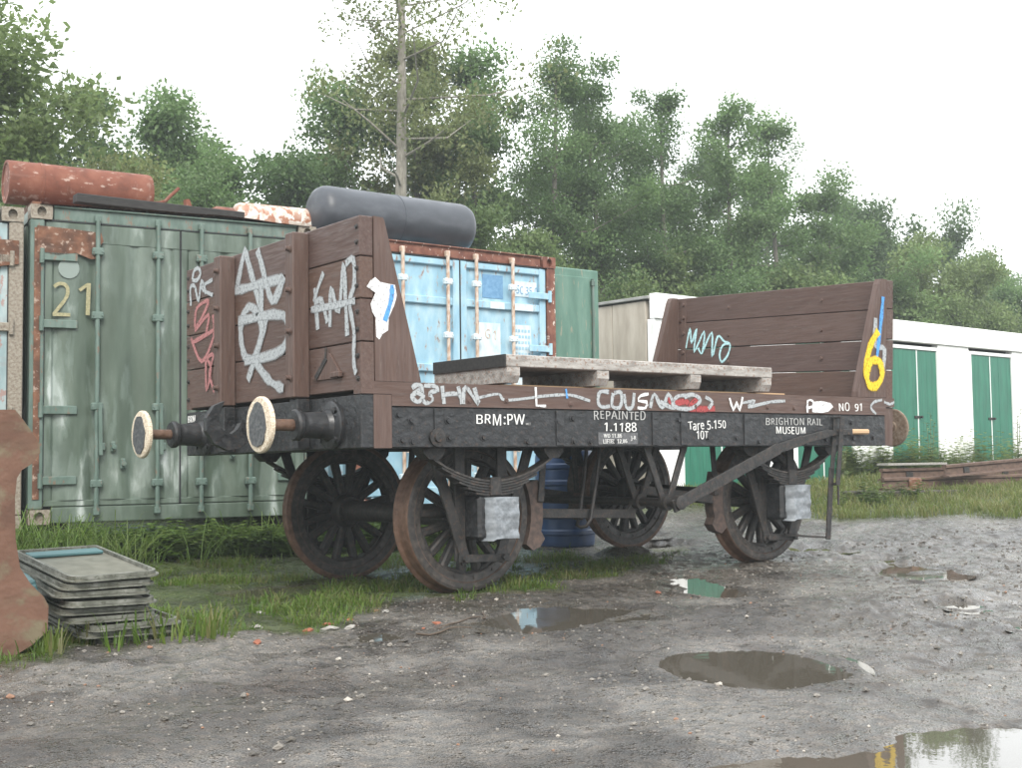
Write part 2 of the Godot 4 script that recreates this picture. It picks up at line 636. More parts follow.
# ------------------------------------------------------------------ materials
func make_materials() -> void:
	var brown := [0.15, lin(0.072, 0.041, 0.032), 0.5, lin(0.083, 0.049, 0.038), 0.85, lin(0.098, 0.061, 0.049)]
	var wear := [0.0, lin(0.05, 0.034, 0.03, 0.0), 0.68, lin(0.05, 0.034, 0.03, 0.0), 0.76, lin(0.05, 0.033, 0.028, 0.45), 0.9, lin(0.16, 0.125, 0.105, 0.4)]
	M.wood_x = nm(brown, 0.02, Vector3(0.5, 5, 5), 0.62, {"bump": 0.07, "det": wear, "dsc": Vector3(0.45, 3.4, 3.4), "dfreq": 0.016, "rvar": [0.45, 0.8]})
	M.wood_y = regrain(M.wood_x, Vector3(5, 0.5, 5), Vector3(3.4, 0.45, 3.4))
	M.wood_z = regrain(M.wood_x, Vector3(5, 5, 0.5), Vector3(3.4, 3.4, 0.45))
	M.black = nm([0.1, lin(0.008, 0.009, 0.010), 0.55, lin(0.015, 0.016, 0.018), 0.9, lin(0.034, 0.035, 0.037)], 0.02, Vector3(1.8, 2.4, 2.4), 0.55, {"bump": 0.3, "rvar": [0.32, 0.7], "det": [0.0, lin(0.06, 0.038, 0.026, 0.0), 0.66, lin(0.06, 0.038, 0.026, 0.0), 0.84, lin(0.055, 0.034, 0.024, 0.6)], "dsc": Vector3(2.2, 2.2, 2.2), "dfreq": 0.02})
	M.iron = nm([0.1, lin(0.009, 0.009, 0.009), 0.5, lin(0.017, 0.016, 0.0155), 0.9, lin(0.036, 0.031, 0.027)], 0.02, Vector3(2.6, 2.6, 2.6), 0.6, {"bump": 0.2, "det": [0.0, lin(0.07, 0.04, 0.026, 0.0), 0.62, lin(0.07, 0.04, 0.026, 0.0), 0.82, lin(0.065, 0.037, 0.024, 0.7)], "dsc": Vector3(3, 3, 3), "dfreq": 0.018})
	M.tyre = nm([0.2, lin(0.018, 0.016, 0.015), 0.5, lin(0.032, 0.027, 0.024), 0.8, lin(0.062, 0.05, 0.041)], 0.02, Vector3(3, 3, 3), 0.55, {"bump": 0.1, "rvar": [0.4, 0.75]})
	M.tread = nm([0.2, lin(0.06, 0.032, 0.02), 0.5, lin(0.105, 0.056, 0.034), 0.8, lin(0.15, 0.09, 0.062)], 0.02, Vector3(3, 3, 3), 0.6, {"bump": 0.1, "metal": 0.1})
	M.rust = nm([0.15, lin(0.055, 0.025, 0.015), 0.45, lin(0.105, 0.046, 0.025), 0.7, lin(0.16, 0.072, 0.04), 0.95, lin(0.21, 0.125, 0.08)], 0.016, Vector3(1.2, 1.2, 1.2), 0.85, {"bump": 0.3, "det": [0.0, lin(0.4, 0.32, 0.26, 0.0), 0.66, lin(0.4, 0.32, 0.26, 0.0), 0.82, lin(0.42, 0.34, 0.28, 0.7)], "dsc": Vector3(1.4, 1.4, 1.4), "dfreq": 0.02})
	M.rail_rust = nm([0.15, lin(0.05, 0.03, 0.022), 0.5, lin(0.095, 0.058, 0.042), 0.9, lin(0.14, 0.09, 0.065)], 0.02, Vector3(1.5, 3, 1.5), 0.8)
	M.block = nm([0.15, lin(0.045, 0.032, 0.027), 0.5, lin(0.075, 0.051, 0.042), 0.9, lin(0.11, 0.072, 0.056)], 0.02, Vector3(3, 3, 3), 0.75)
	M.head_rust = nm([0.15, lin(0.10, 0.065, 0.042), 0.5, lin(0.17, 0.125, 0.09), 0.9, lin(0.24, 0.20, 0.155)], 0.02, Vector3(4, 4, 4), 0.8)
	M.red_rust = nm([0.15, lin(0.10, 0.03, 0.016), 0.5, lin(0.155, 0.05, 0.028), 0.9, lin(0.20, 0.08, 0.048)], 0.016, Vector3(1.1, 1.1, 1.1), 0.8, {"bump": 0.15, "det": [0.0, lin(0.5, 0.42, 0.36, 0.0), 0.70, lin(0.5, 0.42, 0.36, 0.0), 0.84, lin(0.5, 0.42, 0.36, 0.65)], "dsc": Vector3(0.9, 1.6, 1.6), "dfreq": 0.014})
	M.brown_rust = nm([0.15, lin(0.075, 0.036, 0.022), 0.5, lin(0.105, 0.051, 0.031), 0.9, lin(0.135, 0.070, 0.045)], 0.012, Vector3(1.0, 1.0, 1.0), 0.8, {"bump": 0.35, "bfreq": 4.0, "det": [0.0, lin(0.12, 0.11, 0.07, 0.0), 0.55, lin(0.12, 0.11, 0.07, 0.0), 0.8, lin(0.14, 0.125, 0.075, 0.75)], "dsc": Vector3(1.1, 1.1, 1.1), "dfreq": 0.012})
	M.cream = nm([0.1, lin(0.34, 0.27, 0.19), 0.45, lin(0.62, 0.56, 0.44), 0.8, lin(0.72, 0.68, 0.56)], 0.03, Vector3(4, 4, 4), 0.75, {"det": [0.0, lin(0.26, 0.12, 0.05, 0.0), 0.55, lin(0.26, 0.12, 0.05, 0.0), 0.66, lin(0.26, 0.12, 0.05, 0.85)], "dsc": Vector3(9, 9, 9), "dfreq": 0.03})
	M.grease = nm([0.2, lin(0.03, 0.032, 0.036), 0.5, lin(0.055, 0.057, 0.06), 0.85, lin(0.10, 0.10, 0.10)], 0.02, Vector3(5, 5, 5), 0.5, {"bump": 0.1})
	M.silver = nm([0.2, lin(0.15, 0.165, 0.178), 0.6, lin(0.205, 0.222, 0.238), 0.9, lin(0.27, 0.285, 0.30)], 0.02, Vector3(4, 4, 4), 0.38, {"metal": 0.3, "bump": 0.15})
	var thin := noise_tex(0.03, 640, ramp([0.12, Color(0.8, 0.8, 0.8, 0.55), 0.42, Color(0.96, 0.96, 0.96, 0.95), 0.8, Color(1, 1, 1, 1)]), 256)
	var spray := func(r: float, g: float, b: float) -> StandardMaterial3D:
		var m := StandardMaterial3D.new()
		m.albedo_color = lin(r, g, b)
		m.albedo_texture = thin
		m.uv1_triplanar = true
		m.uv1_world_triplanar = true
		m.uv1_scale = Vector3(5, 5, 5)
		m.roughness = 0.75
		m.vertex_color_use_as_albedo = true
		m.transparency = BaseMaterial3D.TRANSPARENCY_ALPHA
		return m
	M.spray_white = spray.call(0.36, 0.38, 0.39)
	M.spray_bright = spray.call(0.74, 0.74, 0.74)
	M.spray_pink = spray.call(0.36, 0.15, 0.145)
	M.spray_cyan = spray.call(0.42, 0.66, 0.68)
	M.spray_blue = spray.call(0.08, 0.30, 0.66)
	M.spray_yellow = spray.call(0.78, 0.52, 0.02)
	M.spray_red = spray.call(0.32, 0.05, 0.05)
	M.letter = plain(lin(0.66, 0.66, 0.64), 0.7)
	M.letter_dim = plain(lin(0.36, 0.36, 0.35), 0.7)
	var streak := Vector3(1.1, 0.22, 1.1)
	M.green = nm([0.1, lin(0.042, 0.062, 0.043), 0.5, lin(0.062, 0.088, 0.064), 0.9, lin(0.098, 0.128, 0.100)], 0.016, Vector3(1.1, 0.22, 1.1), 0.45, {"bump": 0.12, "rvar": [0.3, 0.6], "det": [0.0, lin(0.3, 0.38, 0.35, 0.0), 0.50, lin(0.3, 0.38, 0.35, 0.0), 0.64, lin(0.20, 0.25, 0.22, 0.3), 0.76, lin(0.36, 0.41, 0.38, 0.5), 0.90, lin(0.52, 0.56, 0.55, 0.85)], "dsc": Vector3(0.62, 0.16, 0.62), "dfreq": 0.011, "dwarp": 30.0})
	M.green_trim = nm([0.1, lin(0.056, 0.090, 0.072), 0.5, lin(0.088, 0.132, 0.110), 0.9, lin(0.13, 0.175, 0.152)], 0.02, Vector3(2, 0.6, 2), 0.5, {"det": [0.0, lin(0.2, 0.1, 0.06, 0.0), 0.66, lin(0.2, 0.1, 0.06, 0.0), 0.76, lin(0.17, 0.085, 0.05, 0.8)], "dsc": Vector3(2, 0.7, 2), "dfreq": 0.016})
	M.green_store = nm([0.1, lin(0.062, 0.135, 0.10), 0.5, lin(0.084, 0.17, 0.13), 0.9, lin(0.12, 0.21, 0.165)], 0.016, Vector3(1.2, 0.3, 1.2), 0.55, {"det": [0.0, lin(0.3, 0.25, 0.18, 0.0), 0.68, lin(0.3, 0.25, 0.18, 0.0), 0.8, lin(0.27, 0.22, 0.16, 0.6)], "dsc": Vector3(1.5, 0.35, 1.5), "dfreq": 0.016})
	M.blue = nm([0.1, lin(0.20, 0.36, 0.46), 0.5, lin(0.26, 0.43, 0.53), 0.9, lin(0.36, 0.51, 0.58)], 0.016, Vector3(1.2, 0.5, 1.2), 0.5, {"bump": 0.1, "det": [0.0, lin(0.27, 0.13, 0.07, 0.0), 0.70, lin(0.3, 0.16, 0.09, 0.0), 0.76, lin(0.40, 0.34, 0.28, 0.45), 0.85, lin(0.20, 0.09, 0.05, 0.8)], "dsc": Vector3(1.5, 0.6, 1.5), "dfreq": 0.016})
	M.blue_white = nm([0.1, lin(0.38, 0.49, 0.55), 0.5, lin(0.52, 0.60, 0.63), 0.9, lin(0.62, 0.66, 0.67)], 0.02, Vector3(2, 1, 2), 0.6)
	M.blue_dark = nm([0.1, lin(0.09, 0.21, 0.36), 0.9, lin(0.15, 0.30, 0.46)], 0.03, Vector3(2, 2, 2), 0.6)
	M.rod_rusty = nm([0.1, lin(0.26, 0.12, 0.07), 0.42, lin(0.42, 0.31, 0.23), 0.75, lin(0.55, 0.52, 0.48)], 0.03, Vector3(4, 1.2, 4), 0.6)
	M.rust_header = nm([0.1, lin(0.10, 0.034, 0.022), 0.5, lin(0.15, 0.054, 0.034), 0.8, lin(0.20, 0.085, 0.055)], 0.02, Vector3(1.4, 1.4, 1.4), 0.7, {"det": [0.0, lin(0.6, 0.56, 0.5, 0.0), 0.68, lin(0.6, 0.56, 0.5, 0.0), 0.75, lin(0.6, 0.55, 0.48, 0.8)], "dsc": Vector3(1.6, 1.2, 1.6), "dfreq": 0.02})
	M.faded = nm([0.1, lin(0.17, 0.24, 0.25), 0.5, lin(0.25, 0.33, 0.34), 0.9, lin(0.34, 0.40, 0.40)], 0.016, Vector3(1.3, 0.5, 1.3), 0.6, {"det": [0.0, lin(0.3, 0.13, 0.1, 0.0), 0.6, lin(0.3, 0.13, 0.1, 0.0), 0.72, lin(0.27, 0.12, 0.09, 0.8)], "dsc": Vector3(1.4, 0.9, 1.4), "dfreq": 0.014})
	M.seal = plain(lin(0.02, 0.021, 0.024), 0.7)
	M.casting = nm([0.1, lin(0.13, 0.10, 0.075), 0.5, lin(0.22, 0.19, 0.15), 0.9, lin(0.27, 0.26, 0.22)], 0.03, Vector3(4, 4, 4), 0.7, {"bump": 0.2})
	M.yellow_old = nm([0.2, lin(0.20, 0.19, 0.10), 0.8, lin(0.33, 0.30, 0.18)], 0.03, Vector3(5, 5, 5), 0.7)
	M.tank = nm([0.1, lin(0.030, 0.034, 0.042), 0.5, lin(0.042, 0.047, 0.057), 0.9, lin(0.062, 0.068, 0.08)], 0.016, Vector3(0.7, 1.5, 1.5), 0.4, {"rvar": [0.36, 0.48]})
	M.white_rust = nm([0.2, lin(0.42, 0.36, 0.30), 0.6, lin(0.62, 0.60, 0.56), 0.9, lin(0.68, 0.67, 0.64)], 0.02, Vector3(2, 2, 2), 0.6, {"det": [0.0, lin(0.28, 0.11, 0.05, 0.0), 0.46, lin(0.28, 0.11, 0.05, 0.0), 0.56, lin(0.27, 0.10, 0.045, 0.95)], "dsc": Vector3(1.6, 1.6, 1.6), "dfreq": 0.012})
	M.tarred = nm([0.1, lin(0.014, 0.014, 0.014), 0.9, lin(0.035, 0.034, 0.032)], 0.03, Vector3(1, 4, 4), 0.8)
	M.whitewash = nm([0.1, lin(0.17, 0.155, 0.14), 0.4, lin(0.28, 0.265, 0.245), 0.8, lin(0.39, 0.375, 0.35)], 0.02, Vector3(1.0, 3, 3), 0.85, {"bump": 0.3, "det": [0.0, lin(0.22, 0.13, 0.09, 0.0), 0.60, lin(0.22, 0.13, 0.09, 0.0), 0.70, lin(0.20, 0.12, 0.085, 0.75)], "dsc": Vector3(3, 3, 3), "dfreq": 0.02})
	M.drum = nm([0.2, lin(0.010, 0.035, 0.095), 0.6, lin(0.013, 0.046, 0.13), 0.9, lin(0.022, 0.062, 0.16)], 0.02, Vector3(1, 1, 1), 0.38)
	M.shed_white = nm([0.1, lin(0.70, 0.71, 0.70), 0.5, lin(0.80, 0.80, 0.79), 0.9, lin(0.84, 0.84, 0.83)], 0.016, Vector3(0.8, 0.25, 0.8), 0.8, {"bump": 0.15, "det": [0.0, lin(0.5, 0.5, 0.46, 0.0), 0.72, lin(0.5, 0.5, 0.46, 0.0), 0.88, lin(0.46, 0.47, 0.42, 0.4)], "dsc": Vector3(1.0, 0.2, 1.0), "dfreq": 0.016})
	M.shed_beige = nm([0.1, lin(0.30, 0.265, 0.22), 0.5, lin(0.38, 0.34, 0.285), 0.9, lin(0.45, 0.41, 0.35)], 0.016, Vector3(1.0, 0.25, 1.0), 0.85, {"bump": 0.2})
	M.shed_green = nm([0.1, lin(0.006, 0.098, 0.058), 0.5, lin(0.009, 0.122, 0.074), 0.9, lin(0.014, 0.15, 0.09)], 0.016, Vector3(1.4, 0.3, 1.4), 0.5, {"bump": 0.1})
	M.shed_frame = plain(lin(0.70, 0.71, 0.70), 0.7)
	M.roof_sheet = nm([0.1, lin(0.2, 0.2, 0.19), 0.9, lin(0.32, 0.32, 0.31)], 0.02, Vector3(1, 1, 1), 0.9)
	M.frame_alu = nm([0.1, lin(0.065, 0.068, 0.054), 0.45, lin(0.125, 0.128, 0.106), 0.85, lin(0.22, 0.222, 0.195)], 0.016, Vector3(2.2, 3, 2.2), 0.6, {"bump": 0.1, "metal": 0.15, "det": [0.0, lin(0.05, 0.055, 0.035, 0.0), 0.56, lin(0.05, 0.055, 0.035, 0.0), 0.72, lin(0.05, 0.055, 0.035, 0.75)], "dsc": Vector3(3, 3, 3), "dfreq": 0.02})
	M.frame_teal = plain(lin(0.05, 0.12, 0.125), 0.5)
	M.dusty_pane = nm([0.1, lin(0.10, 0.097, 0.073), 0.9, lin(0.17, 0.163, 0.13)], 0.02, Vector3(2, 2, 2), 0.35)
	M.bark = nm([0.1, lin(0.07, 0.062, 0.05), 0.5, lin(0.125, 0.115, 0.095), 0.9, lin(0.19, 0.18, 0.155)], 0.03, Vector3(3, 0.7, 3), 0.9, {"bump": 0.6})
	M.pale_bark = nm([0.1, lin(0.12, 0.11, 0.085), 0.5, lin(0.19, 0.175, 0.145), 0.9, lin(0.27, 0.255, 0.22)], 0.03, Vector3(3, 0.7, 3), 0.9)
	M.brick = nm([0.1, lin(0.17, 0.055, 0.03), 0.9, lin(0.27, 0.10, 0.055)], 0.03, Vector3(8, 8, 8), 0.9)
	M.stick = plain(lin(0.07, 0.05, 0.035), 0.9)
	M.sleeper = nm([0.1, lin(0.03, 0.026, 0.022), 0.9, lin(0.075, 0.065, 0.055)], 0.03, Vector3(0.8, 4, 4), 0.9, {"bump": 0.4})
	M.concrete = nm([0.1, lin(0.20, 0.19, 0.17), 0.9, lin(0.33, 0.315, 0.29)], 0.03, Vector3(3, 3, 3), 0.9)
	M.hinge_wood = plain(lin(0.45, 0.30, 0.17), 0.6)
	var w := StandardMaterial3D.new()
	w.albedo_color = lin(0.075, 0.066, 0.052)
	w.roughness = 0.025
	w.metallic_specular = 0.5
	w.heightmap_enabled = true
	w.heightmap_scale = 0.02
	w.uv1_triplanar = true
	w.uv1_world_triplanar = true
	w.uv1_scale = Vector3.ONE * 1.5
	w.heightmap_texture = noise_tex(0.01, 55, ramp([0.0, Color.BLACK, 1.0, Color.WHITE]), 256)
	M.water = w
	for k in [["leaf", Color(1, 1, 1), 0.5], ["blade", Color(1, 1, 1), 0.55]]:
		var l := StandardMaterial3D.new()
		l.vertex_color_use_as_albedo = true
		l.albedo_color = k[1]
		l.roughness = k[2]
		l.backlight_enabled = true
		l.backlight = Color(1.0, 1.0, 1.0)
		l.cull_mode = BaseMaterial3D.CULL_DISABLED
		M[k[0]] = l
	M.pebble = plain(Color(1, 1, 1), 0.85)
	M.pebble.vertex_color_use_as_albedo = true

# ------------------------------------------------------------------ the wagon
func end_turn(o: Node3D, angle: float) -> void:
	var pivot := Vector3(0, 1.6, 1.2)
	o.transform = Transform3D(Basis(), pivot) * Transform3D(Basis(Vector3.RIGHT, angle), Vector3.ZERO) * Transform3D(Basis(), -pivot)

# the same timber from another board
func tinted(kind: String, k: int) -> StandardMaterial3D:
	var key := "%s %d" % [kind, k % 4]
	if not M.has(key):
		var m: StandardMaterial3D = M[kind].duplicate()
		m.albedo_color = [Color(1, 1, 1), Color(0.93, 0.91, 0.90), Color(1.0, 0.97, 0.93), Color(0.96, 0.96, 0.98)][k % 4]
		m.uv1_offset = Vector3(0.37, 0.21, 0.53) * (k % 4)
		m.uv2_offset = Vector3(0.17, 0.41, 0.23) * (k % 4)
		M[key] = m
	return M[key]

func bolt_heads(spots: Array, normal: Vector3, r := 0.016, l := 0.02) -> SurfaceTool:
	var st := mb()
	for p in spots:
		lathe(st, p - normal * 0.003, normal, [[r * 1.5, 0.0], [r * 1.5, 0.006], [r, 0.007], [r * 0.85, l], [0.0, l]], 8)
	return st

func make_wagon() -> void:
	var g := thing("goods_wagon", "brown wooden four wheel railway wagon with two high plank ends covered in graffiti", "railway wagon", Vector3.ZERO)
	var u := Vector3.RIGHT
	var v := Vector3.UP
	var zz := Vector3(0, 0, 1)
	for s in [-1.0, 1.0]:
		var turn := -0.007 if s < 0 else 0.043
		var name_end := "left" if s < 0 else "right"
		# headstock
		var h0: float = 2.48 * s
		var h1 := -2.28 if s < 0 else 2.37
		var st := mb()
		cbox(st, Vector3((h0 + h1) / 2, 1.057, 0), Vector3(absf(h0 - h1), 0.305, 2.394), 0.006)
		var hs := obj("headstock", st, M.black, g)
		end_turn(hs, turn)
		for e in [-1.0, 1.0]:
			st = mb()
			var c0 := -2.40 if s < 0 else 2.37
			var c1 := h1 if s < 0 else h0
			cbox(st, Vector3((c0 + c1) / 2, 1.057, e * 1.1985), Vector3(absf(c1 - c0) + 0.001, 0.307, 0.005), 0.001)
			obj("painted_end_grain", st, M.wood_y, hs)
		# planks of the end
		var rows := [[1.236, 1.508], [1.513, 1.753], [1.758, 1.997], [2.002, 2.232]]
		if s > 0:
			rows = [[1.236, 1.507], [1.5135, 1.750], [1.758, 1.9975], [2.002, 2.232]]
		for r in rows:
			st = mb()
			var px := (-2.435 if s < 0 else 2.44) + rng.randf_range(-0.002, 0.002)
			cbox(st, Vector3(px, (r[0] + r[1]) / 2, 0), Vector3(0.088, r[1] - r[0], 2.4 + rng.randf_range(-0.008, 0.004)), 0.005)
			end_turn(obj("end_plank", st, tinted("wood_z", rows.find(r) + (2 if s > 0 else 0)), g), turn)
		# tapered side boards
		for e in [-1.0, 1.0]:
			st = mb()
			var a := [-2.388, 1.287, -2.075, 1.287, -2.085, 1.33, -2.315, 2.215, -2.325, 2.232, -2.388, 2.236]
			if s > 0:
				a = [2.393, 1.287, 2.03, 1.287, 2.035, 1.33, 2.295, 2.19, 2.32, 2.235, 2.393, 2.236]
			prism(st, pv(a), Vector3(0, 0, 1.2 * e), u, v, Vector3(0, 0, -e), 0.062)
			end_turn(obj("tapered_side_board", st, M.wood_y, g), turn)
			# bolts in the side board
			if e < 0 and s > 0:
				st = mb()
				for yy in [1.42, 1.62, 1.82, 2.02, 2.17]:
					lathe(st, Vector3(2.394, yy, -1.16), Vector3(-1, 0, 0), [[0.02, 0.0], [0.018, 0.012], [0, 0.014]], 8)
				for zc in [-1.16, -1.06]:
					cbox(st, Vector3(2.392, 1.75, zc), Vector3(0.008, 0.92, 0.06), 0.002)
				for yy in [1.38, 1.55, 1.72, 1.9, 2.05, 2.17]:
					lathe(st, Vector3(2.388, yy, -1.06), Vector3(-1, 0, 0), [[0.02, 0.0], [0.017, 0.014], [0, 0.016]], 8)
				end_turn(obj("corner_strap", st, M.wood_y, g), turn)
		# upright posts outside the planks
		for zc in [0.555, -0.455]:
			st = mb()
			var xo: float = 2.535 * s
			cbox(st, Vector3(xo, 1.72, zc), Vector3(0.11, 1.00, 0.105), 0.007)
			var post := obj("end_post", st, M.wood_y, g)
			end_turn(post, turn)
			st = mb()
			cbox(st, Vector3(xo - 0.012 * s, 1.063, zc), Vector3(0.085, 0.30, 0.10), 0.005)
			obj("post_foot", st, M.black, post)
			var spots := []
			for yy in [1.34, 1.62, 1.87, 2.12]:
				spots.append(Vector3(2.59 * s, yy, zc + 0.01))
			stuff(obj("bolt_heads", bolt_heads(spots, Vector3(s, 0, 0), 0.017, 0.035), M.wood_y, post))
		var ends := []
		for yy in [1.30, 1.43, 1.58, 1.68, 1.83, 1.93, 2.08, 2.17]:
			for zc in [-1.165, 1.165]:
				ends.append(Vector3(2.479 * s, yy, zc))
		var bh := obj("bolt_heads", bolt_heads(ends, Vector3(s, 0, 0), 0.011, 0.016), M.iron, g)
		stuff(bh)
		end_turn(bh, turn)
		if s > 0:
			var inner := []
			for yy in [1.36, 1.62, 1.86, 2.11]:
				for zc in [-0.5, 0.55]:
					inner.append(Vector3(2.397, yy, zc))
			var ib := obj("bolt_heads", bolt_heads(inner, Vector3(-1, 0, 0), 0.014, 0.018), M.wood_y, g)
			stuff(ib)
			end_turn(ib, turn)
		# buffers
		for e in [0.87, -0.87]:
			var worn: bool = s < 0
			var b := node("buffer", g)
			end_turn(b, turn)
			var o := Vector3(2.48 * s, 1.045, e)
			var ax := Vector3(s, 0, 0)
			st = mb()
			lathe(st, o, ax, [[0.145, 0.0], [0.145, 0.02], [0.135, 0.028], [0.095, 0.038], [0.080, 0.065], [0.073, 0.19], [0.077, 0.21], [0.090, 0.222], [0.092, 0.245], [0.082, 0.258], [0.036, 0.26]], 28)
			for k in 4:
				var t := TAU * (k + 0.5) / 4
				lathe(st, o + Vector3(0, cos(t) * 0.118, sin(t) * 0.118) + ax * 0.02, ax, [[0.02, 0.0], [0.02, 0.022], [0.0, 0.024]], 6)
			obj("buffer_housing", st, M.black, b)
			st = mb()
			lathe(st, o + ax * 0.2, ax, [[0.034, 0.0], [0.034, 0.235], [0.0, 0.235]], 18)
			obj("buffer_rod", st, M.tread, b)
			st = mb()
			lathe(st, o + ax * 0.43, ax, [[0.0, 0.0], [0.05, 0.0], [0.06, 0.008], [0.15, 0.012], [0.160, 0.018], [0.160, 0.034], [0.152, 0.042], [0.10, 0.048], [0.0, 0.051]], 36)
			obj("buffer_head", st, M.cream if worn else M.head_rust, b)
			if worn:
				var poly := PackedVector2Array()
				for k in 22:
					var t := TAU * k / 22.0
					var rr := 0.112 + 0.018 * pow(maxf(cos(t), 0.0), 6.0) + rng.randf_range(-0.006, 0.006)
					poly.append(Vector2(sin(t) * rr * 0.92, cos(t) * rr * 1.05 - 0.01))
				st = mb()
				prism(st, poly, o + ax * 0.472, Vector3(0, 0, 1), Vector3.UP, ax, 0.0105)
				obj("worn_patch", st, M.grease, b)
		# draw hook
		st = mb()
		var hook := pv([0.0, -0.04, 0.10, -0.05, 0.18, -0.115, 0.27, -0.13, 0.36, -0.09, 0.41, -0.01, 0.41, 0.07, 0.36, 0.145, 0.29, 0.175, 0.325, 0.10, 0.33, 0.04, 0.295, -0.01, 0.245, -0.03, 0.205, 0.0, 0.18, 0.04, 0.10, 0.045, 0.0, 0.045])
		prism(st, hook, Vector3(2.47 * s, 1.05, 0.026), Vector3(s, 0, 0), v, Vector3(0, 0, -1), 0.052)
		cbox(st, Vector3(2.485 * s, 1.05, 0), Vector3(0.03, 0.19, 0.19), 0.006)
		end_turn(obj("draw_hook", st, M.black, g), turn)
	# curb rails along the sides
	for e in [1.0, -1.0]:
		var st := mb()
		var a := [-2.478, 1.214, -2.276, 1.214, -2.276, 1.147, 2.366, 1.147, 2.366, 1.213, 2.478, 1.213, 2.478, 1.283, -2.478, 1.286]
		prism(st, pv(a), Vector3(0, 0, 1.2 * e), u, v, Vector3(0, 0, -e), 0.085)
		var cr := obj("curb_rail", st, M.wood_x, g)
		var spots := []
		for xx in [-2.02, -1.73, -1.45, -0.93, -0.3, 0.2, 0.95, 1.25, 1.72]:
			spots.append(Vector3(xx, 1.185 + rng.randf_range(-0.01, 0.01), 1.2 * e))
		stuff(obj("bolt_heads", bolt_heads(spots, Vector3(0, 0, e), 0.014, 0.012), M.wood_x, cr))
		st = mb()
		cbox(st, Vector3(0.045, 1.0255, 1.125 * e), Vector3(4.64, 0.241, 0.13), 0.006)
		var sb := obj("solebar", st, M.black, g)
		spots = []
		for xx in [-2.2, -2.13, -1.87, -1.62, -1.28, -1.03, -0.9, -0.76, -0.55, 0.02, 0.33, 0.62, 0.86, 1.62, 1.95, 2.2]:
			spots.append(Vector3(xx, 0.95 + rng.randf_range(-0.012, 0.02), 1.19 * e))
			if rng.randf() < 0.8 and (xx < -1.8 or (xx > -1.1 and xx < -0.8) or (xx > -0.1 and xx < 0.1) or xx > 1.9):
				spots.append(Vector3(xx + rng.randf_range(-0.03, 0.03), 1.08 + rng.randf_range(-0.02, 0.02), 1.19 * e))
		stuff(obj("bolt_heads", bolt_heads(spots, Vector3(0, 0, e), 0.017, 0.018), M.black, sb))
		for xx in [-1.95, -1.02, -0.18, 0.09, 0.73]:
			st = mb()
			cbox(st, Vector3(xx, 1.026, 1.194 * e), Vector3(0.06, 0.22, 0.012), 0.002)
			obj("strap_plate", st, M.black, sb)
		st = mb()
		lathe(st, Vector3(-1.96, 0.965, 1.19 * e), Vector3(0, 0, e), [[0.055, 0], [0.055, 0.016], [0.03, 0.018], [0.026, 0.03], [0, 0.03]], 14)
		obj("washer_plate", st, M.iron, sb)
	# floor boards
	for k in 22:
		var st := mb()
		cbox(st, Vector3(-2.28 + 0.2075 * k, 1.262, 0), Vector3(0.2, 0.045, 2.226), 0.004)
		obj("floor_board", st, M.wood_z, g)
	# cross members under the floor
	for xx in [-1.9, -0.75, 0.75, 1.95]:
		var st := mb()
		cbox(st, Vector3(xx, 1.12, 0), Vector3(0.11, 0.2, 2.11), 0.005)
		obj("cross_member", st, M.black, g)
	for e in [-0.42, 0.42]:
		var st := mb()
		cbox(st, Vector3(0.04, 1.09, e), Vector3(4.6, 0.24, 0.09), 0.005)
		obj("longitudinal_beam", st, M.black, g)
	# running gear
	for wx in [-1.457, 1.337]:
		var st := mb()
		var y0: float = 0.475 + wheel_lift(wx, 0.77)
		var y1: float = 0.475 + wheel_lift(wx, -0.77)
		var ax := (Vector3(wx, y0, 1.0) - Vector3(wx, y0 + (y1 - y0) * 1.3, -1.0)).normalized()
		var mid := Vector3(wx, (y0 + y1) / 2, 0)
		lathe(st, mid - ax * 1.06, ax, [[0.0, 0.0], [0.048, 0.0], [0.048, 0.2], [0.075, 0.26], [0.075, 0.6], [0.062, 1.06], [0.075, 1.52], [0.075, 1.86], [0.048, 1.92], [0.048, 2.12], [0, 2.12]], 20)
		obj("axle", st, M.iron, g)
		for e in [1.0, -1.0]:
			make_wheel(g, Vector3(wx, y0 if e > 0 else y1, 0.75 * e), e)
			make_axle_guard(g, wx, e)
	make_brakes(g)
	# writing on the near side
	var zt := 1.194
	lettering("lettering", "BRM:PW", 0.062, Vector3(-1.49, 1.075, zt), g, M.letter, 0.0, 1.12)
	lettering("lettering", "MET", 0.014, Vector3(-1.275, 1.05, zt), g, M.letter_dim)
	lettering("lettering", "REPAINTED", 0.056, Vector3(-0.5, 1.112, zt), g, M.letter_dim, 0.0, 1.16)
	lettering("lettering", "1.1188", 0.056, Vector3(-0.50, 1.033, zt), g, M.letter, 0.0, 1.25)
	var stp := mb()
	cbox(stp, Vector3(-0.52, 0.96, 1.193), Vector3(0.35, 0.078, 0.006), 0.001)
	obj("chalk_panel", stp, nm([0.1, lin(0.06, 0.062, 0.065), 0.9, lin(0.14, 0.14, 0.145)], 0.03, Vector3(4, 4, 4), 0.8), g)
	lettering("lettering", "WD 11.86", 0.026, Vector3(-0.57, 0.977, 1.197), g, M.letter)
	lettering("lettering", "LIFTED 12.86", 0.026, Vector3(-0.55, 0.942, 1.197), g, M.letter)
	lettering("lettering", "J-R", 0.026, Vector3(-0.385, 0.965, 1.197), g, M.letter, 0.1)
	lettering("lettering", "Tare 5.150", 0.058, Vector3(0.325, 1.055, zt), g, M.letter, 0.04, 0.98)
	lettering("lettering", "10T", 0.054, Vector3(0.27, 0.985, zt), g, M.letter)
	lettering("lettering", "BRIGHTON RAIL", 0.05, Vector3(1.255, 1.085, zt), g, M.letter_dim, 0.0, 1.25)
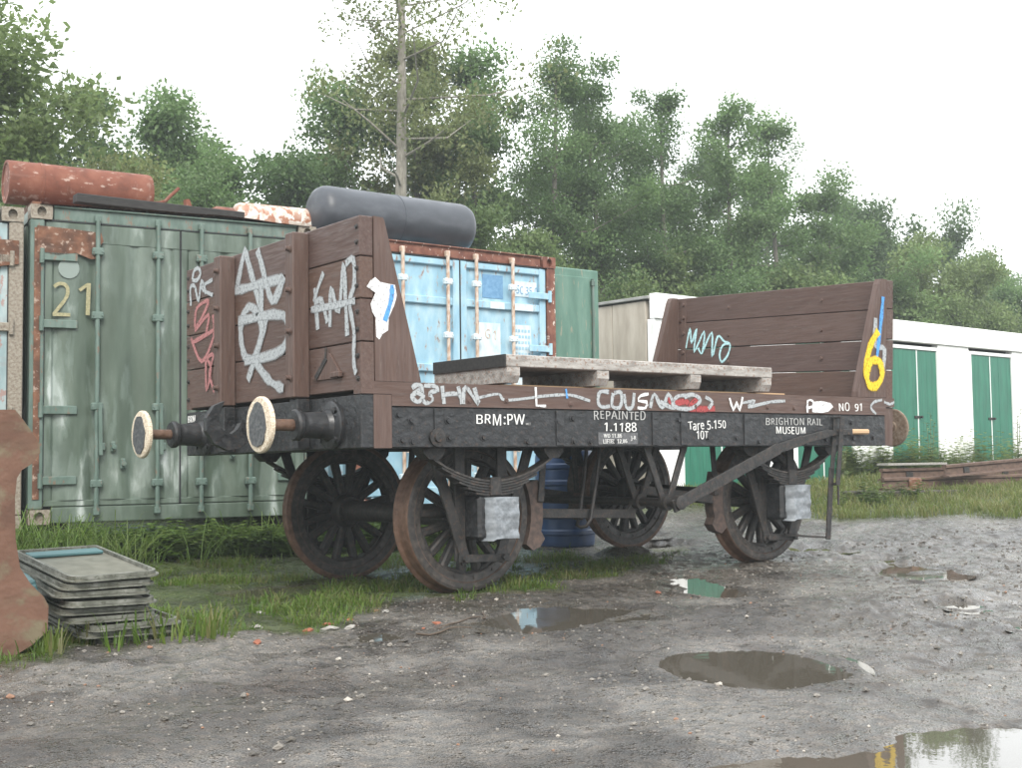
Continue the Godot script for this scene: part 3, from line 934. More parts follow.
	lettering("lettering", "MUSEUM", 0.05, Vector3(1.215, 1.02, zt), g, M.letter, 0.0, 1.15)
	lettering("lettering", "NO  91", 0.06, Vector3(1.92, 1.203, 1.2015), g, M.letter, 0.0, 1.15)
	lettering("lettering", "BRM", 0.045, Vector3(-2.4835, 1.145, -1.12), g, M.letter)
	var end_text: Node3D = g.get_child(-1)
	end_text.transform = Transform3D(Basis(Vector3.UP, -PI / 2), Vector3(-2.4835, 1.145, -1.12)) * Transform3D(Basis(), Vector3(-0.05, 0, 0))
	make_graffiti(g)
	make_label_clip(g)

func make_label_clip(g: Node3D) -> void:
	var u := Vector3(0, 0, 1)
	var v := Vector3.UP
	var st := mb()
	prism(st, pv([0.655, 1.33, 0.80, 1.475, 0.86, 1.465, 0.99, 1.335, 0.93, 1.315, 0.70, 1.315]), Vector3(-2.479, 0, 0), u, v, Vector3(-1, 0, 0), 0.012)
	var c := obj("label_clip", st, M.wood_y, g)
	st = mb()
	bar(st, Vector3(-2.493, 1.325, 0.70), Vector3(-2.493, 1.44, 0.83), 0.035, 0.008, Vector3(-1, 0, 0))
	bar(st, Vector3(-2.494, 1.43, 0.82), Vector3(-2.494, 1.50, 0.83), 0.018, 0.01, Vector3(-1, 0, 0))
	obj("clip_slot", st, M.iron, c)
	st = mb()
	cbox(st, Vector3(-2.497, 1.335, 0.95), Vector3(0.03, 0.035, 0.11), 0.006)
	obj("clip_stop", st, M.wood_y, c)

func make_graffiti(g: Node3D) -> void:
	var z := Vector3(0, 0, 1)
	var y := Vector3.UP
	var x := Vector3.RIGHT
	var left := Vector3(-2.483, 0, 0)
	var st := mb()
	strokes(st, [
		[-0.380, 1.988, -0.268, 2.216, -0.212, 2.147, 0.002, 1.758], [-0.437, 1.975, -0.122, 1.980, 0.267, 1.980],
		[-0.077, 2.210, -0.024, 2.122, 0.132, 1.855, 0.292, 1.989], [-0.024, 1.984, -0.011, 1.760],
		[-0.078, 1.807, -0.190, 1.849, -0.296, 1.787, -0.314, 1.665, -0.259, 1.536, -0.145, 1.507, -0.056, 1.582, -0.012, 1.699, -0.078, 1.807],
		[0.054, 1.753, -0.034, 1.600, -0.213, 1.369], [-0.352, 1.770, 0.287, 1.746, 0.274, 1.536, -0.259, 1.495], [-0.100, 1.484, 0.053, 1.373, 0.181, 1.316, 0.285, 1.291]], 0.066, left, z, y)
	var o := obj("graffiti", st, M.spray_white, g)
	o.set_meta("label", "large pale spray paint letters on the middle planks")
	st = mb()
	strokes(st, [[0.674, 1.872, 0.714, 1.618], [0.785, 1.953, 0.674, 1.797, 0.761, 1.787, 0.830, 1.650],
		[0.860, 1.620, 0.876, 1.849, 0.962, 1.702, 1.022, 1.978, 1.041, 1.766, 1.060, 1.551],
		[1.044, 1.970, 1.130, 1.985, 1.140, 1.841, 1.087, 1.740, 1.135, 1.574, 1.130, 1.432, 1.14, 1.359, 1.16, 1.33], [0.635, 1.745, 0.927, 1.742, 1.15, 1.745]], 0.042, left, z, y)
	obj("graffiti", st, M.spray_white, g)
	st = mb()
	strokes(st, [[-1.095, 2.138, -1.063, 2.197, -0.989, 2.205, -0.957, 2.161, -1.020, 2.124, -1.095, 2.138], [-1.116, 1.952, -1.127, 2.081, -1.052, 2.084, -0.988, 1.976, -0.936, 2.110, -0.863, 2.013], [-0.756, 2.097, -0.936, 2.059, -0.751, 1.988]], 0.032, left, z, y)
	obj("graffiti", st, M.spray_white, g)
	st = mb()
	strokes(st, [[-1.051, 1.794, -1.019, 1.924, -0.822, 1.956, -0.935, 1.849, -1.050, 1.772, -0.821, 1.860, -0.862, 1.733], [-1.114, 1.722, -0.934, 1.542, -0.740, 1.701, -0.750, 1.853], [-1.093, 1.686, -0.740, 1.744],
		[-0.861, 1.548, -0.850, 1.336, -0.780, 1.488, -0.841, 1.557, -0.739, 1.571, -0.800, 1.446, -0.709, 1.307]], 0.034, left, z, y)
	o = obj("graffiti", st, M.spray_pink, g)
	o.set_meta("label", "pink spray paint scrawl on the end planks")
	st = mb()
	var near := Vector3(0, 0, 1.2035)
	paint_patch(st, [-2.415, 1.861, -2.384, 1.881, -2.353, 1.857, -2.311, 1.851, -2.251, 1.846, -2.239, 1.783, -2.257, 1.728, -2.295, 1.653, -2.300, 1.580, -2.338, 1.557, -2.360, 1.523, -2.380, 1.540, -2.384, 1.648, -2.406, 1.682, -2.416, 1.726, -2.383, 1.791, -2.441, 1.823], near, x, y)
	o = obj("paint_blot", st, M.spray_bright, g)
	st = mb()
	strokes(st, [[-2.273, 1.845, -2.278, 1.763, -2.323, 1.633]], 0.03, near + z * 0.002, x, y)
	obj("graffiti", st, M.spray_blue, g)
	st = mb()
	strokes(st, [[-1.018, 1.857, -0.957, 2.038, -0.944, 1.900, -0.874, 2.028, -0.913, 1.813, -0.778, 1.996, -0.811, 1.793, -0.859, 1.847], [-0.811, 1.793, -0.683, 1.977, -0.685, 1.753, -0.611, 1.933, -0.533, 1.881, -0.463, 1.849, -0.492, 1.757, -0.567, 1.697, -0.592, 1.764, -0.553, 1.845, -0.467, 1.859]], 0.022, Vector3(2.392, 0.0, 0), z, y)
	o = obj("graffiti", st, M.spray_cyan, g)
	o.set_meta("label", "thin pale cyan tag on the inner planks")
	end_turn(o, 0.0)
	st = mb()
	strokes(st, [[2.245, 1.918, 2.247, 1.703, 2.362, 1.668, 2.324, 1.427]], 0.05, near, x, y)
	end_turn(obj("graffiti", st, M.spray_white, g), 0.043)
	st = mb()
	strokes(st, [[2.338, 2.092, 2.307, 1.865, 2.261, 1.600]], 0.042, near + z * 0.002, x, y)
	end_turn(obj("graffiti", st, M.spray_blue, g), 0.043)
	st = mb()
	strokes(st, [[2.278, 1.816, 2.177, 1.699, 2.128, 1.538, 2.15, 1.397, 2.244, 1.377, 2.326, 1.459, 2.292, 1.569, 2.186, 1.573, 2.142, 1.500]], 0.07, near + z * 0.004, x, y)
	o = obj("graffiti", st, M.spray_yellow, g)
	o.set_meta("label", "yellow spray painted loop on the end board")
	end_turn(o, 0.043)
	# along the curb rail
	st = mb()
	var rail := Vector3(0, 0, 1.2025)
	strokes(st, [[-2.140, 1.252, -2.105, 1.272, -2.070, 1.260, -2.112, 1.230, -2.140, 1.200, -2.099, 1.172, -2.064, 1.207, -2.112, 1.230], [-2.070, 1.266, -2.057, 1.172, -2.001, 1.185, -2.014, 1.226, -1.957, 1.245, -1.986, 1.268, -2.056, 1.268], [-1.928, 1.27, -1.915, 1.163], [-1.929, 1.216, -1.813, 1.224, -1.785, 1.165, -1.813, 1.27], [-1.777, 1.165, -1.761, 1.27, -1.666, 1.167, -1.695, 1.265]], 0.03, rail, x, y)
	obj("graffiti", st, M.spray_white, g)
	st = mb()
	strokes(st, [[-1.666, 1.204, -1.514, 1.231, -1.461, 1.195, -1.265, 1.212, -1.144, 1.227, -0.938, 1.237, -0.769, 1.202]], 0.02, rail, x, y)
	obj("graffiti", st, M.spray_white, g)
	st = mb()
	strokes(st, [[-0.602, 1.264, -0.681, 1.262, -0.700, 1.197, -0.666, 1.165, -0.596, 1.172], [-0.567, 1.258, -0.578, 1.173, -0.507, 1.167, -0.496, 1.260, -0.558, 1.258], [-0.469, 1.254, -0.454, 1.168, -0.399, 1.169, -0.379, 1.263],
		[-0.234, 1.165, -0.195, 1.260, -0.122, 1.167, -0.062, 1.262, -0.008, 1.168, -0.140, 1.207], [0.150, 1.254, 0.033, 1.251, -0.026, 1.195, 0.049, 1.165, 0.167, 1.171, 0.247, 1.228, 0.170, 1.264, 0.091, 1.245], [0.298, 1.250, 0.367, 1.216, 0.325, 1.169]], 0.03, rail, x, y)
	obj("graffiti", st, M.spray_white, g)
	st = mb()
	strokes(st, [[0.677, 1.214, 0.815, 1.231, 0.739, 1.187, 0.978, 1.227, 1.145, 1.237]], 0.024, rail, x, y)
	obj("graffiti", st, M.spray_white, g)
	st = mb()
	strokes(st, [[2.316, 1.267, 2.212, 1.249, 2.171, 1.201, 2.233, 1.155], [2.341, 1.252, 2.418, 1.235, 2.473, 1.254]], 0.024, rail, x, y)
	obj("graffiti", st, M.spray_white, g)
	st = mb()
	strokes(st, [[-1.222, 1.28, -1.216, 1.165, -1.14, 1.162]], 0.018, rail + z * 0.004, x, y, 1)
	obj("painted_letter", st, M.spray_bright, g)
	st = mb()
	strokes(st, [[-0.250, 1.259, -0.325, 1.244, -0.344, 1.210, -0.270, 1.205, -0.281, 1.164, -0.354, 1.163], [0.542, 1.248, 0.580, 1.16, 0.614, 1.220, 0.643, 1.16, 0.678, 1.257], [1.391, 1.155, 1.395, 1.242, 1.453, 1.243, 1.464, 1.206, 1.393, 1.189]], 0.02, rail + z * 0.004, x, y, 2)
	paint_patch(st, [1.453, 1.236, 1.56, 1.245, 1.666, 1.232, 1.700, 1.202, 1.638, 1.165, 1.566, 1.155, 1.449, 1.158], rail + z * 0.003, x, y)
	obj("painted_letters", st, M.spray_bright, g)
	st = mb()
	strokes(st, [[0.248, 1.249, 0.188, 1.213, 0.147, 1.167, 0.396, 1.170], [-0.05, 1.25, -0.03, 1.20, 0.10, 1.215, 0.13, 1.20]], 0.045, rail - z * 0.0012, x, y)
	obj("graffiti", st, M.spray_red, g)
	st = mb()
	strokes(st, [[-0.975, 1.275, -0.965, 1.215]], 0.016, rail + z * 0.005, x, y)
	obj("graffiti", st, M.spray_blue, g)

func make_wheel(g: Node3D, c: Vector3, e: float) -> void:
	var w := node("wheel", g, c)
	if e < 0:
		w.rotation.y = PI
	w.rotation.z = rng.randf_range(0, TAU)
	var ax := Vector3(0, 0, 1)
	var st := mb()
	lathe(st, Vector3.ZERO, ax, [[0.415, -0.063], [0.472, -0.063], [0.498, -0.056], [0.503, -0.047], [0.496, -0.037], [0.481, -0.028], [0.476, -0.016], [0.473, 0.055], [0.468, 0.0635], [0.415, 0.0645], [0.413, 0.05]], 56)
	obj("tyre", st, M.tread, w)
	st = mb()
	lathe(st, Vector3.ZERO, ax, [[0.468, 0.0645], [0.452, 0.0685], [0.42, 0.068], [0.412, 0.056], [0.37, 0.052], [0.362, 0.045], [0.362, -0.045], [0.37, -0.052], [0.412, -0.055], [0.418, -0.064], [0.465, -0.0645]], 48)
	for k in 16:
		var t := TAU * k / 16.0
		lathe(st, Vector3(cos(t) * 0.39, sin(t) * 0.39, 0.05), ax, [[0.012, 0], [0.011, 0.009], [0, 0.011]], 7)
		lathe(st, Vector3(cos(t) * 0.39, sin(t) * 0.39, -0.05), -ax, [[0.012, 0], [0.011, 0.009], [0, 0.011]], 7)
	obj("rim", st, M.tyre, w)
	st = mb()
	lathe(st, Vector3.ZERO, ax, [[0.07, -0.1], [0.1, -0.1], [0.112, -0.085], [0.125, -0.045], [0.125, 0.045], [0.112, 0.085], [0.1, 0.1], [0.07, 0.1]], 24)
	obj("hub", st, M.iron, w)
	for k in 8:
		st = mb()
		var t := TAU * k / 8.0
		for s in [-1.0, 1.0]:
			var a := Vector3(cos(t + s * 0.15), sin(t + s * 0.15), 0) * 0.115
			var b := Vector3(cos(t + s * 0.215), sin(t + s * 0.215), 0) * 0.372
			bar(st, a, b, 0.054, 0.06, ax, 0.012)
		bar(st, Vector3(cos(t - 0.24), sin(t - 0.24), 0) * 0.36, Vector3(cos(t + 0.24), sin(t + 0.24), 0) * 0.36, 0.024, 0.07, ax, 0.006)
		obj("spoke", st, M.iron, w)

func make_axle_guard(g: Node3D, cx: float, e: float) -> void:
	var z := 0.935 * e
	var out := Vector3(0, 0, e)
	var lift: float = wheel_lift(cx, 0.8 * e) * 0.5
	var ag := node("axle_guard", g)
	for s in [-1.0, 1.0]:
		var st := mb()
		bar(st, Vector3(cx + s * 0.165, 0.21, z), Vector3(cx + s * 0.165, 1.05, z), 0.075, 0.022, out)
		bar(st, Vector3(cx + s * 0.125, 0.19, z + 0.012 * e), Vector3(cx + s * 0.385, 0.93, z + 0.012 * e), 0.07, 0.022, out)
		bar(st, Vector3(cx + s * 0.36, 0.88, z + 0.012 * e), Vector3(cx + s * 0.44, 1.05, z + 0.012 * e), 0.075, 0.022, out)
		obj("guard_leg", st, M.iron, ag)
	var st2 := mb()
	bar(st2, Vector3(cx - 0.19, 0.225, z + 0.026 * e), Vector3(cx + 0.2, 0.215, z + 0.026 * e), 0.05, 0.016, out)
	for s in [-1.0, 1.0]:
		lathe(st2, Vector3(cx + s * 0.15, 0.22, z + 0.03 * e), out, [[0.022, 0], [0.02, 0.03], [0, 0.032]], 6)
	obj("tie_bar", st2, M.iron, ag)
	# axlebox
	var st := mb()
	cbox(st, Vector3(cx, 0.475 + lift, 0.99 * e), Vector3(0.25, 0.27, 0.2), 0.02)
	cbox(st, Vector3(cx, 0.40 + lift, 1.08 * e), Vector3(0.17, 0.13, 0.06), 0.02)
	cbox(st, Vector3(cx, 0.618 + lift, 1.03 * e), Vector3(0.13, 0.04, 0.11), 0.01)
	var ab := obj("axlebox", st, M.black, g)
	# a rumpled silver sheet over the front
	st = mb()
	var nx := 9
	var ny := 12
	var grid := []
	for j in ny + 1:
		var row := []
		for i in nx + 1:
			var a := float(i) / nx
			var b := float(j) / ny
			var px := cx - 0.09 + 0.22 * a
			var pz := 1.155 + 0.0022 * sin(b * 23.0 + a * 2.3 + cx) + 0.012 * noise_a.get_noise_2d(px * 500.0, b * 260.0)
			if i == 0:
				pz = 1.06
				px += 0.004 * sin(b * 15.0)
			row.append(Vector3(px, 0.345 + lift + 0.255 * b + 0.004 * noise_b.get_noise_2d(px * 500.0, 3.0) - (0.01 if j == 0 and i < 2 else 0.0), pz * e))
		grid.append(row)
	var inside := Vector3(cx, 0.475, 0.9 * e)
	st.set_smooth_group(3)
	for j in ny:
		for i in nx:
			face(st, [grid[j][i], grid[j][i + 1], grid[j + 1][i + 1], grid[j + 1][i]], inside)
	# its top, bottom and far edge
	st.set_smooth_group(FLAT)
	for i in nx:
		var dz := Vector3(0, 0, -0.09 * e)
		face(st, [grid[0][i], grid[0][i + 1], grid[0][i + 1] + dz, grid[0][i] + dz], inside)
		face(st, [grid[ny][i], grid[ny][i + 1], grid[ny][i + 1] + dz, grid[ny][i] + dz], inside)
	for j in ny:
		var dz := Vector3(0, 0, -0.09 * e)
		face(st, [grid[j][nx], grid[j + 1][nx], grid[j + 1][nx] + dz, grid[j][nx] + dz], inside)
	var sil := obj("silver_cover", st, M.silver, ab)
	sil.set_meta("label", "silver foil cover on the axlebox front")
	# leaf spring
	var sp := node("leaf_spring", g)
	for k in 6:
		st = mb()
		var half: float = 0.455 - 0.062 * k
		var pts := []
		for i in 13:
			var t := -half + 2.0 * half * i / 12.0
			pts.append(Vector2(t, 0.70 + 0.66 * t * t - 0.017 * k + lift * 0.5))
		for i in 12:
			var a := Vector3(cx + pts[i].x, pts[i].y, 1.05 * e)
			var b := Vector3(cx + pts[i + 1].x, pts[i + 1].y, 1.05 * e)
			var d := (b - a).normalized() * 0.001
			bar(st, a - d, b + d, 0.013, 0.085 - 0.001 * (i % 2) - (0.008 if k % 2 else 0.0), out, 0.0)
		obj("spring_leaf", st, M.tyre if k == 0 else M.iron, sp)
	st = mb()
	cbox(st, Vector3(cx, 0.665 + lift * 0.5, 1.05 * e), Vector3(0.085, 0.115, 0.11), 0.008)
	obj("spring_buckle", st, M.iron, sp)
	for s in [-1.0, 1.0]:
		st = mb()
		prism(st, pv([-0.09, 0.0, -0.085, -0.03, -0.045, -0.065, 0.03, -0.07, 0.07, -0.03, 0.075, 0.0]), Vector3(cx + s * 0.455, 0.9045, 1.105 * e), Vector3(-s, 0, 0), Vector3.UP, Vector3(0, 0, -e), 0.11)
		obj("spring_shoe", st, M.iron, sp)

func make_brakes(g: Node3D) -> void:
	var zz := Vector3(0, 0, 1)
	var st := mb()
	cyl(st, Vector3(0.0, 0.525, 1.235), Vector3(0.0, 0.525, -1.15), 0.03, 0.03, 14)
	lathe(st, Vector3(0.0, 0.525, 1.19), zz, [[0.05, 0], [0.05, 0.06], [0.03, 0.064], [0, 0.064]], 14)
	obj("brake_shaft", st, M.iron, g)
	for zc in [1.1, 0.83, -1.08]:
		st = mb()
		for s in [-1.0, 1.0]:
			bar(st, Vector3(s * 0.215, 1.0, zc), Vector3(s * 0.17, 0.87, zc), 0.055, 0.02, zz)
			bar(st, Vector3(s * 0.175, 0.885, zc), Vector3(s * 0.012, 0.50, zc + 0.001 * s), 0.05, 0.02, zz)
		lathe(st, Vector3(0, 0.525, zc - 0.03), zz, [[0.031, 0], [0.055, 0], [0.055, 0.06], [0.031, 0.06]], 16)
		obj("v_hanger", st, M.iron, g)
	# hand lever
	st = mb()
	var pts := [Vector3(-0.05, 0.50, 1.222), Vector3(1.03, 0.885, 1.222), Vector3(1.3, 0.945, 1.225), Vector3(1.6, 1.0, 1.23), Vector3(1.88, 1.012, 1.23)]
	for i in 4:
		var d: Vector3 = (pts[i + 1] - pts[i]).normalized() * 0.006
		bar(st, pts[i] - d, pts[i + 1] + d, [0.085, 0.07, 0.06, 0.045][i], 0.022 - 0.001 * i, zz)
	var lv := obj("brake_lever", st, M.iron, g)
	st = mb()
	cbox(st, Vector3(1.985, 1.013, 1.23), Vector3(0.215, 0.04, 0.03), 0.01)
	obj("lever_grip", st, M.hinge_wood, lv)
	# guard the lever moves in
	st = mb()
	for zc in [1.2, 1.262]:
		bar(st, Vector3(1.732, 1.115, zc), Vector3(1.715, 1.0, zc), 0.045, 0.012, zz)
		bar(st, Vector3(1.717, 1.01, zc), Vector3(1.655, 0.62, zc), 0.045, 0.012, zz)
	bar(st, Vector3(1.732, 1.12, 1.18), Vector3(1.732, 1.12, 1.268), 0.045, 0.012, Vector3.UP)
	cbox(st, Vector3(1.657, 0.615, 1.231), Vector3(0.045, 0.02, 0.075), 0.003)
	bar(st, Vector3(1.64, 0.74, 1.22), Vector3(1.575, 0.2, 1.22), 0.05, 0.016, zz)
	bar(st, Vector3(1.59, 0.215, 1.215), Vector3(1.36, 0.235, 0.985), 0.045, 0.014, Vector3.UP)
	obj("lever_guard", st, M.iron, g)
	st = mb()
	tube(st, [Vector3(1.68, 0.6, 1.245), Vector3(1.675, 0.55, 1.25), Vector3(1.68, 0.5, 1.245), Vector3(1.672, 0.46, 1.25)], 0.009, 6)
	obj("pin_chain", st, M.iron, g)
	# cross arm on the shaft and the push rods
	for e in [0.79, -0.79]:
		st = mb()
		bar(st, Vector3(-0.055, 0.43, e), Vector3(0.055, 0.62, e), 0.07, 0.03, zz)
		obj("shaft_arm", st, M.iron, g)
		st = mb()
		bar(st, Vector3(-0.93, 0.475, e + 0.03), Vector3(-0.03, 0.44, e + 0.03), 0.062, 0.016, zz)
		bar(st, Vector3(-0.93, 0.475, e - 0.03), Vector3(-0.03, 0.44, e - 0.03), 0.062, 0.016, zz)
		obj("push_rod", st, M.iron, g)
		st = mb()
		bar(st, Vector3(0.03, 0.61, e + 0.03), Vector3(0.83, 0.51, e + 0.03), 0.062, 0.016, zz)
		bar(st, Vector3(0.03, 0.61, e - 0.03), Vector3(0.83, 0.51, e - 0.03), 0.062, 0.016, zz)
		obj("push_rod", st, M.iron, g)
		for k in [[-1.457, 1.0], [1.337, -1.0]]:
			var c := Vector2(k[0], 0.475 + wheel_lift(k[0], e))
			var poly := PackedVector2Array()
			for i in 9:
				var t := lerpf(-0.42, 0.42, i / 8.0)
				poly.append(c + Vector2(cos(t) * k[1], sin(t)) * 0.486)
			for q in [Vector2(0.55, 0.22), Vector2(0.585, 0.08), Vector2(0.585, -0.06), Vector2(0.57, -0.12), Vector2(0.60, -0.17), Vector2(0.56, -0.22), Vector2(0.5, -0.24)]:
				poly.append(c + Vector2(q.x * k[1], q.y))
			if k[1] < 0:
				poly.reverse()
			st = mb()
			prism(st, poly, Vector3(0, 0, e + 0.04), Vector3.RIGHT, Vector3.UP, Vector3(0, 0, -1), 0.085)
			obj("brake_block", st, M.block, g)
			st = mb()
			bar(st, Vector3(c.x + 0.56 * k[1], 0.55, e + 0.05), Vector3(c.x + 0.60 * k[1], 1.0, e + 0.05), 0.05, 0.014, zz)
			obj("block_hanger", st, M.iron, g)
		st = mb()
		tube(st, [Vector3(-0.37, 0.97, e + 0.06), Vector3(-0.41, 0.7, e + 0.06), Vector3(-0.47, 0.42, e + 0.06), Vector3(-0.5, 0.375, e + 0.05), Vector3(-0.505, 0.365, e), Vector3(-0.5, 0.375, e - 0.05), Vector3(-0.46, 0.45, e - 0.06), Vector3(-0.38, 0.97, e - 0.06)], 0.013, 7)
		obj("safety_loop", st, M.iron, g)

func make_platform() -> void:
	var g := thing("loading_platform", "low whitewashed timber platform with black end lying on the wagon floor", "platform", Vector3(0.22, 1.34, 0.325))
	var st := mb()
	cbox(st, Vector3(0.003, 0.146, 0), Vector3(2.634, 0.082, 0.85), 0.006)
	var top := obj("top_slab", st, M.whitewash, g)
	st = mb()
	cbox(st, Vector3(-1.322, 0.146, -0.0), Vector3(0.008, 0.083, 0.845), 0.001)
	obj("black_edge", st, M.tarred, top)
	for xx in [-1.26, -0.465, 0.46, 1.25]:
		st = mb()
		prism(st, pv([-0.42, 0.02, -0.40, 0.0, 0.40, 0.0, 0.425, 0.05, 0.425, 0.1045, -0.42, 0.1045]), Vector3(xx - 0.055, 0, 0), Vector3(0, 0, 1), Vector3.UP, Vector3.RIGHT, 0.11)
		obj("bearer", st, M.whitewash, g)
	for k in [[0.55, "orange brown packing batten lying along wagon floor under platform front"], [0.08, "orange brown packing batten lying along wagon floor under platform back"]]:
		st = mb()
		cbox(st, Vector3(0, 0.0265, 0), Vector3(2.9, 0.053, 0.09), 0.004)
		var b := obj("packing_batten", st, M.hinge_wood)
		b.position = Vector3(0.42, 1.2855, k[0])
		tag(b, k[1], "batten", "packing battens on the wagon floor")

# ------------------------------------------------------------------ containers
func corrugated(st: SurfaceTool, a: Vector3, along: Vector3, up: Vector3, out: Vector3, n: int, depth: float) -> void:
	var l := along.length()
	var prev := a
	var pr := []
	for k in n:
		for q in [[0.0, 0.0], [0.28, 0.0], [0.40, 1.0], [0.78, 1.0], [0.90, 0.0]]:
			pr.append(a + along * ((k + q[0]) / n) - out * depth * q[1])
	pr.append(a + along)
	for i in pr.size() - 1:
		var p: Vector3 = pr[i]
		var q: Vector3 = pr[i + 1]
		var nn: Vector3 = up.cross(q - p)
		if nn.dot(out) < 0:
			nn = -nn
		face(st, [p, q, q + up, p + up], (p + q) * 0.5 + up * 0.5 - nn.normalized())

func container(called: String, label: String, at_: Vector3, turn: float, length: float, look: Dictionary) -> Node3D:
	var g := thing(called, label, "container", at_, turn, "shipping containers beside the yard")
	var W := 2.438
	var H := 2.591
	for x in [0.0, 1.0]:
		for z in [0.0, 1.0]:
			var st := mb()
			cbox(st, Vector3(0.055 + x * (W - 0.11), H / 2, -0.06 - z * (length - 0.12)), Vector3(0.11, H - 0.24, 0.12), 0.008)
			obj("corner_post", st, look.post, g)
			for y in [0.0, 1.0]:
				st = mb()
				corner_casting(st, Vector3(x * W, y * H, -z * length), Vector3(1 - 2 * x, 1 - 2 * y, -1 + 2 * z))
				obj("corner_casting", st, look.casting, g)
	var st := mb()
	cbox(st, Vector3(W / 2, H - 0.065, -0.07), Vector3(W - 0.36, 0.12, 0.10), 0.008)
	cbox(st, Vector3(W / 2, H - 0.008, -0.055), Vector3(W - 0.36, 0.014, 0.12), 0.004)
	obj("header", st, look.header, g)
	st = mb()
	cbox(st, Vector3(W / 2, 0.07, -0.07), Vector3(W - 0.36, 0.13, 0.10), 0.008)
	obj("sill", st, look.door, g)
	st = mb()
	corrugated(st, Vector3(0.02, 0.12, -0.12), Vector3(0, 0, -length + 0.24), Vector3(0, H - 0.24, 0), Vector3(-1, 0, 0), int(length / 0.28), 0.036)
	obj("side_wall", st, look.side, g)
	st = mb()
	corrugated(st, Vector3(W - 0.02, 0.12, -0.12), Vector3(0, 0, -length + 0.24), Vector3(0, H - 0.24, 0), Vector3(1, 0, 0), int(length / 0.28), 0.036)
	obj("side_wall", st, look.side, g)
	st = mb()
	cbox(st, Vector3(W / 2, H / 2, -length + 0.06), Vector3(W - 0.22, H - 0.24, 0.05), 0.004)
	obj("back_wall", st, look.side, g)
	for s in [0.05, W - 0.05]:
		for y in [0.06, H - 0.06]:
			st = mb()
			cbox(st, Vector3(s, y, -length / 2), Vector3(0.07, 0.1, length - 0.36), 0.006)
			obj("side_rail", st, look.post, g)
	st = mb()
	corrugated(st, Vector3(0.08, H - 0.03, -0.12), Vector3(0, 0, -length + 0.24), Vector3(W - 0.16, 0, 0), Vector3.UP, int(length / 0.3), 0.02)
	obj("roof", st, look.side, g)
	st = mb()
	cbox(st, Vector3(W / 2, 0.10, -length / 2), Vector3(W - 0.2, 0.1, length - 0.3), 0.004)
	obj("floor", st, look.side, g)
	# packing under the corners
	for x in [0.2, W - 0.2]:
		st = mb()
		cbox(st, Vector3(x, -0.15, -0.5), Vector3(0.25, 0.295, 0.8), 0.01)
		obj("packing_sleeper", st, M.sleeper, g)
	for d in 2:
		make_door(g, d, look, W, H)
	return g

func corner_casting(st: SurfaceTool, c: Vector3, d: Vector3) -> void:
	# an open steel block with an oval hole in its end: four bars round the hole and a box behind
	var s := Vector3(0.17, 0.118, 0.162)
	var o := c + Vector3(d.x * s.x / 2, d.y * s.y / 2, 0)
	var zf := d.z
	cbox(st, o + Vector3(0, 0, zf * 0.10), Vector3(s.x, s.y, 0.125), 0.004)
	var ring := []
	var n := 20
	for k in n:
		var t := TAU * k / n
		var inner := Vector3(cos(t) * 0.036, sin(t) * 0.042, 0)
		var q := maxf(absf(cos(t)) / (s.x / 2), absf(sin(t)) / (s.y / 2))
		var outer := Vector3(cos(t) / q, sin(t) / q, 0)
		ring.append([inner, outer])
	for k in n:
		var a: Array = ring[k]
		var b: Array = ring[(k + 1) % n]
		var f := o + Vector3(0, 0, -zf * 0.006)
		var bk := o + Vector3(0, 0, zf * 0.0376)
		face(st, [f + a[0], f + b[0], f + b[1], f + a[1]], f + Vector3(0, 0, zf))
		face(st, [f + a[0], f + b[0], bk + b[0], bk + a[0]], f + (a[0] + b[0]) * 2.0)
		face(st, [f + a[1], f + b[1], bk + b[1], bk + a[1]], o + Vector3(0, 0, zf * 0.02))

